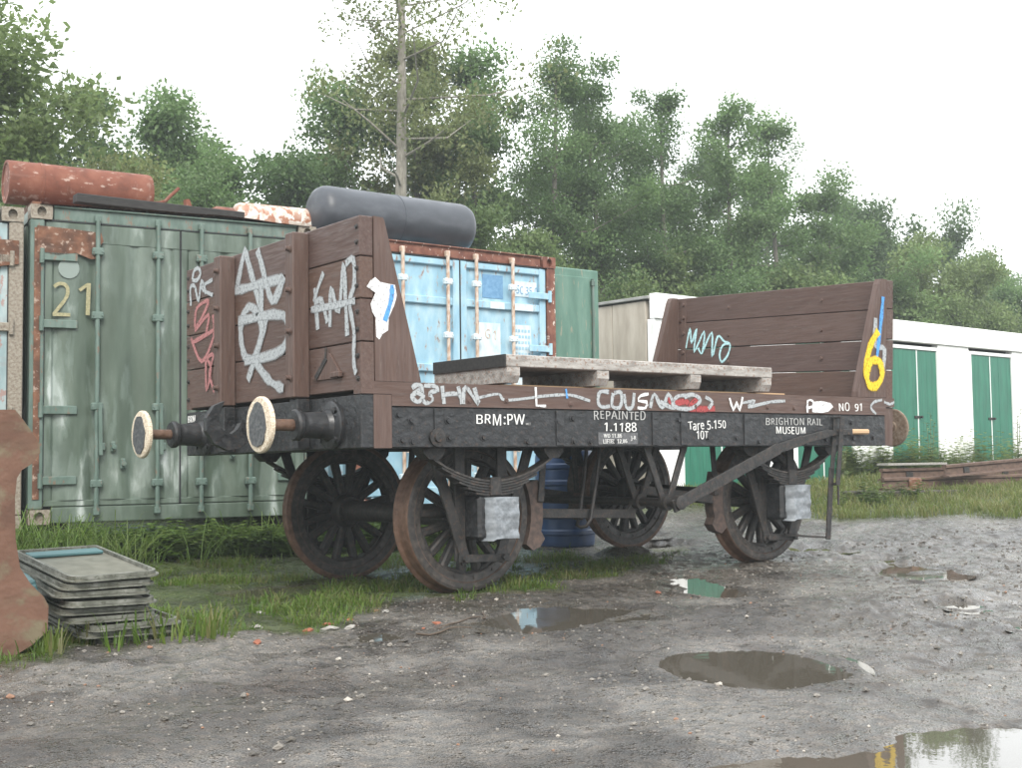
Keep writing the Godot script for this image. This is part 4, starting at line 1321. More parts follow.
func make_door(g: Node3D, d: int, look: Dictionary, W: float, H: float) -> void:
	var dr := node("door", g)
	var x0 := 0.115 + d * (W - 0.23) / 2 + 0.004
	var x1 := x0 + (W - 0.23) / 2 - 0.008
	var y0 := 0.14
	var y1 := H - 0.13
	var st := mb()
	if look.kind == "green":
		# upright swelled panels between the lock rods
		var pr := [Vector2(x0, -0.07), Vector2(x0, -0.022), Vector2(x0 + 0.05, -0.022)]
		var n := 3
		var w := (x1 - x0 - 0.10) / n
		for k in n:
			var a := x0 + 0.05 + w * k
			for q in 13:
				var t := q / 12.0
				pr.append(Vector2(a + w * (0.06 + 0.88 * t), -0.05 + 0.042 * pow(sin(PI * clampf(t, 0.02, 0.98)), 0.45)))
		pr.append_array([Vector2(x1 - 0.05, -0.022), Vector2(x1, -0.022), Vector2(x1, -0.07)])
		st.set_smooth_group(1)
		for i in pr.size() - 1:
			var a: Vector2 = pr[i]
			var b: Vector2 = pr[i + 1]
			if i < 3 or i > pr.size() - 5:
				st.set_smooth_group(FLAT)
			else:
				st.set_smooth_group(1)
			face(st, [Vector3(a.x, y0 + 0.05, a.y), Vector3(b.x, y0 + 0.05, b.y), Vector3(b.x, y1 - 0.16, b.y), Vector3(a.x, y1 - 0.16, a.y)], Vector3((a.x + b.x) / 2, (y0 + y1) / 2, -0.3))
		st.set_smooth_group(FLAT)
		cbox(st, Vector3((x0 + x1) / 2, y1 - 0.08, -0.045), Vector3(x1 - x0, 0.16, 0.05), 0.006)
		cbox(st, Vector3((x0 + x1) / 2, y0 + 0.025, -0.045), Vector3(x1 - x0, 0.05, 0.05), 0.006)
		cbox(st, Vector3((x0 + x1) / 2, (y0 + y1) / 2, -0.09), Vector3(x1 - x0 - 0.01, y1 - y0 - 0.02, 0.03))
	else:
		cbox(st, Vector3((x0 + x1) / 2, (y0 + y1) / 2, -0.075), Vector3(x1 - x0 - 0.002, y1 - y0 - 0.002, 0.03))
		for e in [x0 + 0.04, x1 - 0.04]:
			cbox(st, Vector3(e, (y0 + y1) / 2, -0.045), Vector3(0.08, y1 - y0, 0.05), 0.006)
		var cuts := [y0, y0 + 0.08, y0 + 0.62, y0 + 0.70, y0 + 1.20, y0 + 1.28, y1 - 0.46, y1 - 0.38, y1 - 0.07, y1]
		for k in range(0, 10, 2):
			cbox(st, Vector3((x0 + x1) / 2, (cuts[k] + cuts[k + 1]) / 2, -0.046), Vector3(x1 - x0 - 0.158, cuts[k + 1] - cuts[k], 0.045), 0.01)
	obj("door_panel", st, look.door, dr)
	# rubber seal at the meeting edges
	st = mb()
	cbox(st, Vector3(x0 - 0.006 if d == 1 else x1 + 0.004, (y0 + y1) / 2, -0.03), Vector3(0.012, y1 - y0, 0.03), 0.002)
	cbox(st, Vector3((x0 + x1) / 2, y1 + 0.012, -0.035), Vector3(x1 - x0, 0.018, 0.03), 0.002)
	cbox(st, Vector3(x0 + 0.0 if d == 0 else x1 + 0.002, (y0 + y1) / 2, -0.04), Vector3(0.016, y1 - y0, 0.03), 0.002)
	obj("door_seal", st, M.seal, dr)
	# lock rods
	var rods := [x0 + 0.42, x0 + 0.87] if d == 0 else [x1 - 0.93, x1 - 0.44]
	if look.kind == "green":
		rods = [x0 + 0.405, x0 + 0.90] if d == 0 else [x1 - 0.93, x1 - 0.50]
	if look.kind == "blue":
		rods = [x0 + 0.40, x1 - 0.17] if d == 0 else [x0 + 0.17, x0 + 0.63]
	for rx in rods:
		st = mb()
		cyl(st, Vector3(rx, 0.1, 0.022), Vector3(rx, H - 0.08, 0.022), 0.019, 0.019, 10)
		for y in [0.09, H - 0.085]:
			cbox(st, Vector3(rx, y, 0.012), Vector3(0.05, 0.06, 0.05), 0.008)
		var rod := obj("lock_rod", st, look.rod, dr)
		for y in [0.32, 0.95, 1.7, H - 0.36]:
			st = mb()
			cbox(st, Vector3(rx, y, 0.018), Vector3(0.095, 0.065, 0.052), 0.01)
			for e in [-0.036, 0.036]:
				lathe(st, Vector3(rx + e, y, 0.044), Vector3(0, 0, 1), [[0.009, 0], [0.008, 0.007], [0, 0.008]], 6)
			obj("rod_bracket", st, look.bracket, rod)
		st = mb()
		bar(st, Vector3(rx + 0.02, 0.98, 0.05), Vector3(rx + 0.03, 0.55, 0.045), 0.03, 0.012)
		cbox(st, Vector3(rx + 0.025, 0.62, 0.02), Vector3(0.09, 0.07, 0.03), 0.01)
		obj("rod_handle", st, look.rod, rod)
	# hinges on the outer edge
	for y in [0.35, 0.92, 1.62, H - 0.42]:
		st = mb()
		var hx := x0 - 0.03 if d == 0 else x1 + 0.03
		var s := 1.0 if d == 0 else -1.0
		cbox(st, Vector3(hx + s * 0.14, y, 0.008), Vector3(0.28, 0.07, 0.02), 0.006)
		cyl(st, Vector3(hx, y - 0.06, 0.012), Vector3(hx, y + 0.06, 0.012), 0.02, 0.02, 8)
		obj("hinge", st, look.hinge, dr)

func make_containers() -> void:
	var turn := -0.1475
	var green := {"kind": "green", "door": M.green, "post": M.green_trim, "side": M.green, "header": M.green_trim, "casting": M.casting, "rod": M.green_trim, "bracket": M.green_trim, "hinge": M.green_trim}
	var g := container("shipping_container", "dark green shipping container with worn paint and number 21 on its door", Vector3(-3.02, 0.36, -3.03), turn, 2.95, green)
	# rusty patch on the door head and the number
	var st := mb()
	prism(st, pv([0.0, 0.0, 0.16, -0.02, 0.30, 0.01, 0.42, -0.035, 0.50, -0.02, 0.515, 0.03, 0.49, 0.08, 0.52, 0.12, 0.50, 0.19, 0.25, 0.205, 0.0, 0.215]), Vector3(0.05, 2.20, 0.018), Vector3.RIGHT, Vector3.UP, Vector3(0, 0, -1), 0.012)
	var rp := obj("rusty_plate", st, M.rust, g)
	rp.set_meta("label", "ragged rusty steel plate on the door")
	lettering("door_number", "21", 0.26, Vector3(0.345, 1.83, 0.002), g, M.yellow_old, 0.0, 0.95)
	st = mb()
	lathe(st, Vector3(0.30, 2.08, -0.004), Vector3(0, 0, 1), [[0.085, 0.0], [0.082, 0.004], [0, 0.005]], 18)
	obj("pale_disc", st, plain(lin(0.19, 0.23, 0.21), 0.7), g)
	st = mb()
	cbox(st, Vector3(0.055, 1.3, 0.004), Vector3(0.05, 2.2, 0.012), 0.002)
	obj("rusty_strip", st, M.rust, g)
	# bottom catches
	for k in [[0.66, 0.62], [0.74, 0.48], [1.55, 0.66], [1.66, 0.55], [1.97, 0.62]]:
		st = mb()
		cbox(st, Vector3(k[0], k[1], 0.008), Vector3(0.045, 0.09, 0.03), 0.01)
		lathe(st, Vector3(k[0], k[1], 0.03), Vector3(0, 0, 1), [[0.022, 0], [0.02, 0.022], [0, 0.024]], 8)
		obj("catch", st, M.green_trim, g)
	var old := {"kind": "green", "door": M.faded, "post": M.casting, "side": M.faded, "header": M.faded, "casting": M.casting, "rod": M.green_trim, "bracket": M.green_trim, "hinge": M.casting}
	var u := Vector3(cos(turn), 0, -sin(turn))
	g = container("shipping_container", "faded pale blue container with rust streaks left of the green container's corner post", Vector3(-3.02, 0.32, -3.03) - u * (2.438 + 0.05), turn, 2.95, old)
	st = mb()
	prism(st, pv([0.0, 0.0, 0.22, -0.03, 0.44, 0.01, 0.44, 0.2, 0.0, 0.2]), Vector3(1.96, 2.12, 0.018), Vector3.RIGHT, Vector3.UP, Vector3(0, 0, -1), 0.012)
	obj("rusty_plate", st, M.rust, g)
	var blue := {"kind": "blue", "door": M.blue, "post": M.rust_header, "side": M.blue, "header": M.rust_header, "casting": M.rust_header, "rod": M.rod_rusty, "bracket": M.blue_white, "hinge": M.blue}
	g = container("shipping_container", "light blue shipping container with rusty header beam and white stencilled panels", Vector3(-0.115, 0.36, -2.83), 0.0, 6.05, blue)
	# stencilled panels on the right door
	var x0 := 1.223
	# x, y, width, height, face it lies on
	for k in [[0.37, 1.65, 0.30, 0.42, -0.058, M.blue_white], [0.37, 1.12, 0.30, 0.42, -0.058, M.blue_white], [0.80, 1.66, 0.24, 0.40, -0.058, M.blue_white], [0.80, 1.12, 0.24, 0.42, -0.058, M.blue_white], [0.46, 2.04, 0.18, 0.07, -0.021, M.blue_white], [0.80, 2.04, 0.24, 0.07, -0.021, M.blue_white], [0.43, 2.235, 0.26, 0.24, -0.058, M.blue_dark], [0.84, 2.235, 0.32, 0.16, -0.058, M.blue_white]]:
		st = mb()
		cbox(st, Vector3(x0 + k[0], k[1], k[4]), Vector3(k[2], k[3], 0.008), 0.001)
		obj("stencil_panel", st, k[5], g)
	lettering("door_number", "OSC 35 0", 0.085, Vector3(x0 + 0.84, 2.225, -0.0525), g, M.blue_dark, 0.0, 0.72)
	lettering("door_number", "G 1", 0.09, Vector3(x0 + 0.40, 1.74, -0.0525), g, M.rod_rusty, 0.0, 0.8)
	for k in 6:
		st = mb()
		for q in 5:
			cbox(st, Vector3(x0 + 0.72 + q * 0.042 + 0.006 * (k % 2), 1.80 - k * 0.06, -0.053), Vector3(0.028, 0.03, 0.004))
		stuff(obj("stencil_line", st, M.blue, g))
	# the tall green store beyond the blue container
	g = thing("steel_store", "tall narrow plain green steel store beside the blue container", "container", Vector3(2.36, 0.3, -3.02))
	st = mb()
	cbox(st, Vector3(0.37, 1.3, -1.2), Vector3(0.74, 2.6, 2.4), 0.012)
	obj("body", st, M.green_store, g)
	st = mb()
	cbox(st, Vector3(0.30, 1.28, 0.008), Vector3(0.58, 2.46, 0.02), 0.006)
	var d := obj("door", st, M.green_store, g)
	st = mb()
	cyl(st, Vector3(0.635, 0.1, 0.02), Vector3(0.635, 2.5, 0.02), 0.016, 0.016, 8)
	cbox(st, Vector3(0.635, 2.45, 0.02), Vector3(0.05, 0.06, 0.04), 0.006)
	obj("lock_rod", st, M.green_trim, d)

func make_roof_junk() -> void:
	# long dark tank across two containers
	var g := thing("storage_tank", "smooth dark grey cylindrical tank with domed ends on the blue container roof", "tank", Vector3(0.56, 2.955, -3.18))
	var st := mb()
	var R := 0.255
	lathe(st, Vector3(-0.93, R, 0), Vector3.RIGHT, [[0.0, 0.0], [0.12, 0.008], [0.19, 0.028], [0.228, 0.058], [0.248, 0.10], [R, 0.14], [R, 0.90]], 44, true)
	lathe(st, Vector3(-0.93, R, 0), Vector3.RIGHT, [[R, 0.90], [R, 1.675], [0.248, 1.715], [0.228, 1.757], [0.19, 1.787], [0.12, 1.807], [0.0, 1.815]], 44, true)
	obj("shell", st, M.tank, g)
	st = mb()
	lathe(st, Vector3(-0.93, R, 0), Vector3.RIGHT, [[R, 0.891], [R + 0.005, 0.894], [R + 0.005, 0.906], [R, 0.909]], 44)
	obj("seam", st, M.tank, g)
	for x in [-0.2, 0.55]:
		st = mb()
		cbox(st, Vector3(x, 0.0, 0.17), Vector3(0.22, 0.03, 0.09), 0.004)
		obj("chock", st, M.concrete, g)
	# rusty drum
	g = thing("rusty_tank", "rusty red steel cylinder lying on the green container roof", "tank", Vector3(-2.40, 3.06, -3.68), -0.1)
	st = mb()
	lathe(st, Vector3(-0.62, 0.2, 0), Vector3.RIGHT, [[0.0, 0.012], [0.16, 0.012], [0.165, 0.0], [0.185, 0.0], [0.187, 0.02], [0.187, 0.26], [0.192, 0.265], [0.192, 0.285], [0.187, 0.29], [0.187, 1.20], [0.18, 1.225], [0.14, 1.235], [0.0, 1.235]], 36)
	obj("shell", st, M.red_rust, g)
	for k in 2:
		st = mb()
		cbox(st, Vector3(-0.4 + k * 0.8, -0.045, 0.02), Vector3(0.08, 0.125, 0.34), 0.004)
		obj("chock", st, M.rust, g)
	# rusty white cylinder
	g = thing("rusty_tank", "white painted cylinder flaking with rust lying behind the container edge", "tank", Vector3(-0.66, 2.955, -3.4), -0.12)
	st = mb()
	lathe(st, Vector3(-0.4, 0.155, 0), Vector3.RIGHT, [[0.0, 0.0], [0.10, 0.008], [0.135, 0.03], [0.15, 0.06], [0.152, 0.09], [0.152, 0.85], [0.135, 0.90], [0.0, 0.92]], 32, true)
	obj("shell", st, M.white_rust, g)
	g = thing("rusty_lump", "small orange rusty cylinder end next to the white cylinder", "scrap", Vector3(-1.20, 2.955, -3.32), -0.1)
	st = mb()
	lathe(st, Vector3(-0.13, 0.11, 0), Vector3.RIGHT, [[0.0, 0.0], [0.09, 0.01], [0.11, 0.05], [0.11, 0.20], [0.07, 0.25], [0.0, 0.26]], 18, true)
	obj("shell", st, M.red_rust, g)
	# rusty sheets and a black plank along the roof edge
	g = thing("rusty_sheet", "bent thin rusty sheet curling over the green container roof edge", "scrap", Vector3(-2.95, 2.96, -3.02), -0.1475)
	st = mb()
	var nx := 40
	for i in nx:
		for j in 4:
			var q := []
			for c in [[0, 0], [1, 0], [1, 1], [0, 1]]:
				var x: float = (i + c[0]) * 2.3 / nx
				var z: float = -(j + c[1]) * 0.22 + 0.025
				q.append(Vector3(x, 0.012 + 0.018 * noise_b.get_noise_2d(x * 90.0, z * 100.0) + 0.03 * maxf(0.0, noise_a.get_noise_2d(x * 60.0, 8.0)) * float(j + c[1]) / 4.0 - 0.018 * maxf(0.0, sin(x * 2.9 + 1.0)) * (1.0 if j + c[1] == 0 else 0.0), z))
			st.set_smooth_group(1)
			face(st, q, q[0] - Vector3.UP)
	obj("sheet", st, M.rust_header, g)
	st = mb()
	cbox(st, Vector3(0, 0, 0), Vector3(1.42, 0.075, 0.2), 0.006)
	var o := obj("black_plank", st, M.tarred)
	o.position = Vector3(-1.93, 3.035, -3.02)
	o.rotation = Vector3(0.1, -0.16, -0.03)
	tag(o, "black tarred plank lying on the rusty sheet on container roof", "plank")
	st = mb()
	tube(st, [Vector3(0, 0, 0), Vector3(0.07, 0.01, 0), Vector3(0.12, 0.03, 0), Vector3(0.17, 0.085, 0), Vector3(0.25, 0.165, 0)], 0.017, 7)
	o = obj("bent_rusty_pipe", st, M.red_rust)
	o.position = Vector3(-1.76, 3.20, -3.62)
	tag(o, "thin bent rusty pipe sticking out past the red cylinder", "pipe")
	st = mb()
	prism(st, pv([0, 0, 0.24, -0.01, 0.25, 0.03, 0.17, 0.05, 0.13, 0.10, 0.10, 0.18, 0.065, 0.175, 0.07, 0.10, 0.02, 0.06]), Vector3.ZERO, Vector3.RIGHT, Vector3.UP, Vector3(0, 0, -1), 0.06)
	o = obj("rusty_bracket", st, M.red_rust)
	o.position = Vector3(-1.58, 3.06, -3.45)
	tag(o, "ragged rusty iron bracket standing on container roof", "scrap")

# ------------------------------------------------------------------ garages
func make_garages() -> void:
	var g := thing("garage_block", "long low white concrete garage block with green wooden double doors", "garage", Vector3(4.95, 0.42, -4.03), 0.0538)
	var L := 21.5
	var D := 5.6
	var doors := []
	var x := 0.46
	while x + 1.5 < L:
		doors.append(x)
		x += 2.37
	# piers between the doors, ribbed concrete
	var edges := [0.0]
	for dx in doors:
		edges.append(dx)
		edges.append(dx + 1.42)
	edges.append(L)
	for k in range(0, edges.size(), 2):
		var a: float = edges[k]
		var b: float = edges[k + 1]
		var st := mb()
		cbox(st, Vector3((a + b) / 2, 1.07, -0.09), Vector3(b - a - 0.004, 2.18, 0.12), 0.006)
		var n := int((b - a) / 0.16)
		for i in n:
			cbox(st, Vector3(a + (i + 0.5) * (b - a) / n, 1.06, -0.026), Vector3((b - a) / n - 0.004, 2.1, 0.02), 0.003)
		obj("wall_panel", st, M.shed_white, g)
	for i in doors.size():
		var a: float = doors[i]
		# frame
		var st := mb()
		for e in [a + 0.025, a + 1.395]:
			cbox(st, Vector3(e, 1.05, -0.05), Vector3(0.05, 2.1, 0.07), 0.004)
		cbox(st, Vector3(a + 0.71, 2.08, -0.05), Vector3(1.318, 0.055, 0.07), 0.004)
		obj("door_frame", st, M.shed_frame, g)
		var split := 0.79 if i % 2 == 0 else 0.66
		for q in [[a + 0.055, a + split], [a + split + 0.012, a + 1.365]]:
			var leaf := node("door_leaf", g)
			st = mb()
			var n := int(round((q[1] - q[0]) / 0.13))
			var w: float = (q[1] - q[0]) / n
			for k in n:
				st = mb()
				cbox(st, Vector3(q[0] + (k + 0.5) * w, 1.035, -0.05 + rng.randf_range(-0.002, 0.002)), Vector3(w - 0.0015, 2.03, 0.028), 0.0025)
				obj("board", st, M.shed_green, leaf)
		st = mb()
		cbox(st, Vector3(a + split - 0.02, 1.0, -0.028), Vector3(0.16, 0.04, 0.02), 0.004)
		cyl(st, Vector3(a + split + 0.06, 1.0, -0.02), Vector3(a + split + 0.06, 1.0, 0.015), 0.02, 0.02, 8)
		obj("door_bolt", st, M.iron, g)
		st = mb()
		cbox(st, Vector3(a + split + 0.006, 1.035, -0.033), Vector3(0.02, 2.02, 0.012), 0.002)
		obj("meeting_strip", st, M.shed_frame, g)
	# fascia in lengths
	var fx := 0.0
	while fx < L - 0.1:
		var fl := minf(2.37, L - fx)
		var st := mb()
		cbox(st, Vector3(fx + fl / 2, 2.325, -0.05), Vector3(fl - 0.006, 0.32, 0.12), 0.006)
		obj("fascia_panel", st, M.shed_white, g)
		fx += fl
	# left end wall in upright concrete panels
	for k in 9:
		var st := mb()
		cbox(st, Vector3(0.05, 1.19, -0.17 - (k + 0.5) * (D - 0.2) / 9.0), Vector3(0.09, 2.42, (D - 0.2) / 9.0 - 0.008), 0.006)
		obj("end_wall_panel", st, M.shed_beige, g)
	var st2 := mb()
	cbox(st2, Vector3(L / 2, 1.2, -D), Vector3(L, 2.4, 0.1), 0.006)
	obj("back_wall", st2, M.shed_beige, g)
	st2 = mb()
	cbox(st2, Vector3(L - 0.05, 1.2, -D / 2), Vector3(0.09, 2.4, D - 0.3), 0.006)
	obj("end_wall", st2, M.shed_beige, g)
	st2 = mb()
	var pitch := Basis(Vector3.RIGHT, 0.0)
	cbox(st2, Vector3(L / 2, 2.44, -D / 2 - 0.05), Vector3(L + 0.06, 0.04, D - 0.1), 0.006, pitch)
	obj("roof", st2, M.roof_sheet, g)
	st2 = mb()
	cbox(st2, Vector3(0.16, 1.75, 0.0), Vector3(0.13, 0.55, 0.03), 0.005)
	obj("vent_panel", st2, M.roof_sheet, g)
	st2 = mb()
	cbox(st2, Vector3(L / 2, -0.02, -D / 2), Vector3(L, 0.1, D - 0.2), 0.01)
	obj("floor_slab", st2, M.concrete, g)

# ------------------------------------------------------------------ loose things in the yard
func rounded_rect(w: float, d: float, r: float, r_back: float) -> PackedVector2Array:
	var p := PackedVector2Array()
	for c in [[1, 1, r], [-1, 1, r], [-1, -1, r_back], [1, -1, r_back]]:
		var cx: float = c[0] * (w / 2 - c[2])
		var cy: float = c[1] * (d / 2 - c[2])
		var a0 := atan2(c[1], c[0]) - PI / 4
		for k in 6:
			var t := a0 + PI / 2 * k / 5.0
			p.append(Vector2(cx + cos(t) * c[2], cy + sin(t) * c[2]))
	return p

func ring_prism(st: SurfaceTool, outer: PackedVector2Array, inner: PackedVector2Array, y0: float, y1: float) -> void:
	var n := outer.size()
	for k in n:
		var a := outer[k]
		var b := outer[(k + 1) % n]
		var c := inner[k]
		var d := inner[(k + 1) % n]
		var m := (a + b + c + d) / 4.0
		var mid := Vector3(m.x, (y0 + y1) / 2, m.y)
		face(st, [Vector3(a.x, y1, a.y), Vector3(b.x, y1, b.y), Vector3(d.x, y1, d.y), Vector3(c.x, y1, c.y)], mid)
		face(st, [Vector3(a.x, y0, a.y), Vector3(b.x, y0, b.y), Vector3(d.x, y0, d.y), Vector3(c.x, y0, c.y)], mid)
		face(st, [Vector3(a.x, y0, a.y), Vector3(b.x, y0, b.y), Vector3(b.x, y1, b.y), Vector3(a.x, y1, a.y)], mid)
		face(st, [Vector3(c.x, y0, c.y), Vector3(d.x, y0, d.y), Vector3(d.x, y1, d.y), Vector3(c.x, y1, c.y)], mid)

func make_frames() -> void:
	var base := Vector3(-4.015, height(-4.0, 1.1), 1.13)
	var y := 0.012
	var words := ["lowest", "second lowest", "third lowest", "fourth lowest", "middle", "fourth from top", "third from top", "second from top", "topmost"]
	for k in 9:
		var low := k < 3
		var off := Vector3(0.115 if low else 0.0, 0, 0.03 if low else 0.0) + Vector3(rng.randf_range(-0.022, 0.022), 0, rng.randf_range(-0.03, 0.03))
		var g := thing("window_frame", "dull aluminium window frame, %s in the stack beside the green container" % words[k], "window frame", base + Vector3(off.x, y, off.z), -0.05 + rng.randf_range(-0.07, 0.07), "stacked window frames")
		g.rotation.x = 0.01 + 0.0118 * k
		g.rotation.z = rng.randf_range(-0.022, 0.022)
		var w := 0.45
		var d := 0.84
		var st := mb()
		var outer := rounded_rect(w, d, 0.07, 0.03)
		ring_prism(st, outer, rounded_rect(w - 0.085, d - 0.085, 0.045, 0.02), 0.0, 0.007)
		ring_prism(st, rounded_rect(w - 0.03, d - 0.03, 0.06, 0.02), rounded_rect(w - 0.06, d - 0.06, 0.05, 0.02), 0.007, 0.026)
		obj("outer_frame", st, M.frame_alu, g)
		st = mb()
		cbox(st, Vector3(0, 0.008, 0.02), Vector3(w - 0.07, 0.005, d - 0.07))
		obj("pane", st, M.dusty_pane, g)
		if k == 8:
			st = mb()
			cbox(st, Vector3(-0.01, 0.022, -0.25), Vector3(w - 0.09, 0.016, 0.10), 0.004)
			obj("slide_rail", st, M.frame_teal, g)
		y += 0.039 if k < 3 else (0.042 if k != 5 else 0.05)
	# a dark offcut slotted in beside the stack
	var st := mb()
	cbox(st, Vector3.ZERO, Vector3(0.05, 0.14, 0.2), 0.01)
	cbox(st, Vector3(0, 0.02, 0.11), Vector3(0.04, 0.06, 0.03), 0.006)
	var o := obj("metal_offcut", st, M.frame_teal)
	o.position = base + Vector3(-0.30, 0.25, 0.12)
	o.rotation = Vector3(0.1, -0.1, 0.3)
	tag(o, "dark teal metal offcut leaning on the stack of window frames", "scrap")

func make_casting() -> void:
	# a tall rusty waisted casting, seen end on
	var half := [0.235, 1.09, 0.262, 1.055, 0.30, 1.0, 0.335, 0.945, 0.34, 0.90, 0.31, 0.855, 0.265, 0.825, 0.245, 0.79, 0.238, 0.70, 0.242, 0.53, 0.262, 0.40, 0.305, 0.33, 0.36, 0.27, 0.38, 0.23, 0.378, 0.12, 0.31, 0.06, 0.2, 0.0]
	var poly := PackedVector2Array()
	for i in range(0, half.size(), 2):
		poly.append(Vector2(half[i], half[i + 1]))
	for i in range(half.size() - 2, -1, -2):
		poly.append(Vector2(-half[i], half[i + 1]))
	var st := mb()
	prism(st, poly, Vector3.ZERO, Vector3.RIGHT, Vector3.UP, Vector3(0, 0, -1), 0.32)
	var g := thing("rusty_casting", "large flat rusty steel casting with narrow waist standing by stacked window frames", "scrap", Vector3(-4.735, height(-4.6, 1.6) - 0.03, 1.60), -0.2)
	obj("body", st, M.brown_rust, g)
	st = mb()
	for k in [[0.0, 0.16], [0.0, 0.95]]:
		lathe(st, Vector3(k[0], k[1], -0.002), Vector3(0, 0, 1), [[0.05, 0], [0.045, 0.02], [0.02, 0.022], [0, 0.022]], 14)
	obj("boss", st, M.brown_rust, g)

func make_drum() -> void:
	var g := thing("plastic_drum", "ribbed blue plastic drum standing behind the wagon wheels", "drum", Vector3(1.42, height(1.42, -1.62) - 0.01, -1.66))
	var st := mb()
	var pr := [[0.0, 0.0], [0.24, 0.0], [0.265, 0.02], [0.27, 0.05]]
	for k in 5:
		var y := 0.14 + k * 0.15
		pr.append_array([[0.275, y - 0.03], [0.287, y - 0.015], [0.287, y + 0.015], [0.275, y + 0.03]])
	pr.append_array([[0.27, 0.84], [0.255, 0.88], [0.235, 0.89], [0.0, 0.885]])
	lathe(st, Vector3.ZERO, Vector3.UP, pr, 36)
	obj("body", st, M.drum, g)
	st = mb()
	lathe(st, Vector3(0.13, 0.884, 0), Vector3.UP, [[0.04, 0], [0.04, 0.02], [0.0, 0.022]], 14)
	lathe(st, Vector3(-0.13, 0.884, 0), Vector3.UP, [[0.03, 0], [0.03, 0.02], [0.0, 0.022]], 14)
	obj("bung", st, M.drum, g)

func rail(label: String, a: Vector3, b: Vector3) -> void:
	var l := (b - a).length()
	var g := thing("old_rail", label, "rail", a, atan2(-(b - a).z, (b - a).x), "old rails lying by the garages")
	g.rotation.z = asin((b - a).y / l)
	var st := mb()
	prism(st, pv([-0.07, 0, 0.07, 0, 0.07, 0.01, 0.012, 0.03, 0.01, 0.10, 0.034, 0.115, 0.034, 0.142, 0.028, 0.15, -0.028, 0.15, -0.034, 0.142, -0.034, 0.115, -0.01, 0.10, -0.012, 0.03, -0.07, 0.01]), Vector3.ZERO, Vector3(0, 0, 1), Vector3.UP, Vector3.RIGHT, l)
	obj("bar", st, M.rail_rust, g)
	for k in 3:
		st = mb()
		cbox(st, Vector3(l * (0.1 + 0.38 * k), 0.065, 0.02), Vector3(0.12, 0.07, 0.02), 0.004)
		obj("fish_plate", st, M.iron, g)

func make_track_pile() -> void:
	var g1 := func(x: float, z: float, dy: float) -> Vector3: return Vector3(x, height(x, z) + dy, z)
	rail("rusty rail resting level on a dark sleeper beside the garages", g1.call(6.9, -2.15, 0.07), g1.call(11.6, -1.0, 0.02))
	rail("rusty rail lying across the level rail, its near end lifted", g1.call(7.6, -1.75, 0.17), g1.call(12.2, -1.85, 0.28))
	rail("rusty rail behind the others with a pale board on it", g1.call(7.5, -2.6, 0.1), g1.call(12.4, -2.0, 0.1))
	for k in [[7.05, -1.95, 0.9, "dark wooden sleeper end under the rusty rails"], [10.4, -1.7, 1.0, "dark wooden sleeper farther along under the rusty rails"]]:
		var st := mb()
		cbox(st, Vector3(0, 0.10, 0), Vector3(0.26, 0.2, 1.5), 0.015)
		var o := obj("wooden_sleeper", st, M.sleeper)
		o.position = Vector3(k[0], height(k[0], k[1]) - 0.13, k[1])
		o.rotation.y = k[2]
		tag(o, k[3], "sleeper", "old sleepers by the garages")
	var st := mb()
	cbox(st, Vector3.ZERO, Vector3(0.16, 0.16, 0.14), 0.02)
	cbox(st, Vector3(0, -0.08, 0), Vector3(0.34, 0.05, 0.2), 0.015)
	var o := obj("rail_chair", st, M.rust)
	o.position = g1.call(7.35, -2.0, 0.1)
	o.rotation.y = 0.4
	tag(o, "rusty iron chair bolted on the sleeper under the rails", "rail chair")
	st = mb()
	cbox(st, Vector3.ZERO, Vector3(1.1, 0.03, 0.2), 0.004)
	o = obj("pale_board", st, M.concrete)
	o.position = g1.call(8.1, -2.55, 0.268)
	o.rotation.y = -0.12
	tag(o, "short pale board resting on the back rail", "board")

# ------------------------------------------------------------------ plants
func leaf(st: SurfaceTool, p: Vector3, d: Vector3, side: Vector3, l: float, w: float) -> void:
	var up := side.cross(d).normalized()
	var m := p + d * l * 0.45 - up * w * 0.12
	var tip := p + d * l
	var a := m + side * w * 0.5 + up * w * 0.16
	var b := m - side * w * 0.5 + up * w * 0.16
	for t in [[p, a, m], [a, tip, m], [p, m, b], [m, tip, b]]:
		for v in t:
			st.add_vertex(v)

func spray_mesh(n: int, radius: float, l: float, w: float) -> ArrayMesh:
	var st := mb()
	for k in n:
		var p := rand_dir() * radius * pow(rng.randf(), 0.45)
		var d := (p.normalized() * 0.6 + rand_dir() + Vector3(0, -0.25, 0)).normalized()
		var side := d.cross((Vector3.UP + rand_dir() * 0.7).normalized()).normalized()
		var s := rng.randf_range(0.7, 1.25)
		leaf(st, p, d, side, l * s, w * s)
	st.generate_normals()
	return st.commit()

func rand_dir() -> Vector3:
	var z := rng.randf_range(-1, 1)
	var t := rng.randf_range(0, TAU)
	var r := sqrt(1 - z * z)
	return Vector3(r * cos(t), z, r * sin(t))

func scatter(called: String, mesh: Mesh, m: Material, places: Array, colours: Array, parent: Node3D = self) -> MultiMeshInstance3D:
	var mm := MultiMesh.new()
	mm.transform_format = MultiMesh.TRANSFORM_3D
	mm.use_colors = true
	mm.mesh = mesh
	mm.instance_count = places.size()
	for i in places.size():
		mm.set_instance_transform(i, places[i])
		mm.set_instance_color(i, colours[i])
	var o := MultiMeshInstance3D.new()
	o.multimesh = mm
	o.material_override = m
	if parent == self:
		o.name = numbered(called)
		add_child(o)
	else:
		o.name = called
		parent.add_child(o, true)
	return o

var sprays := []
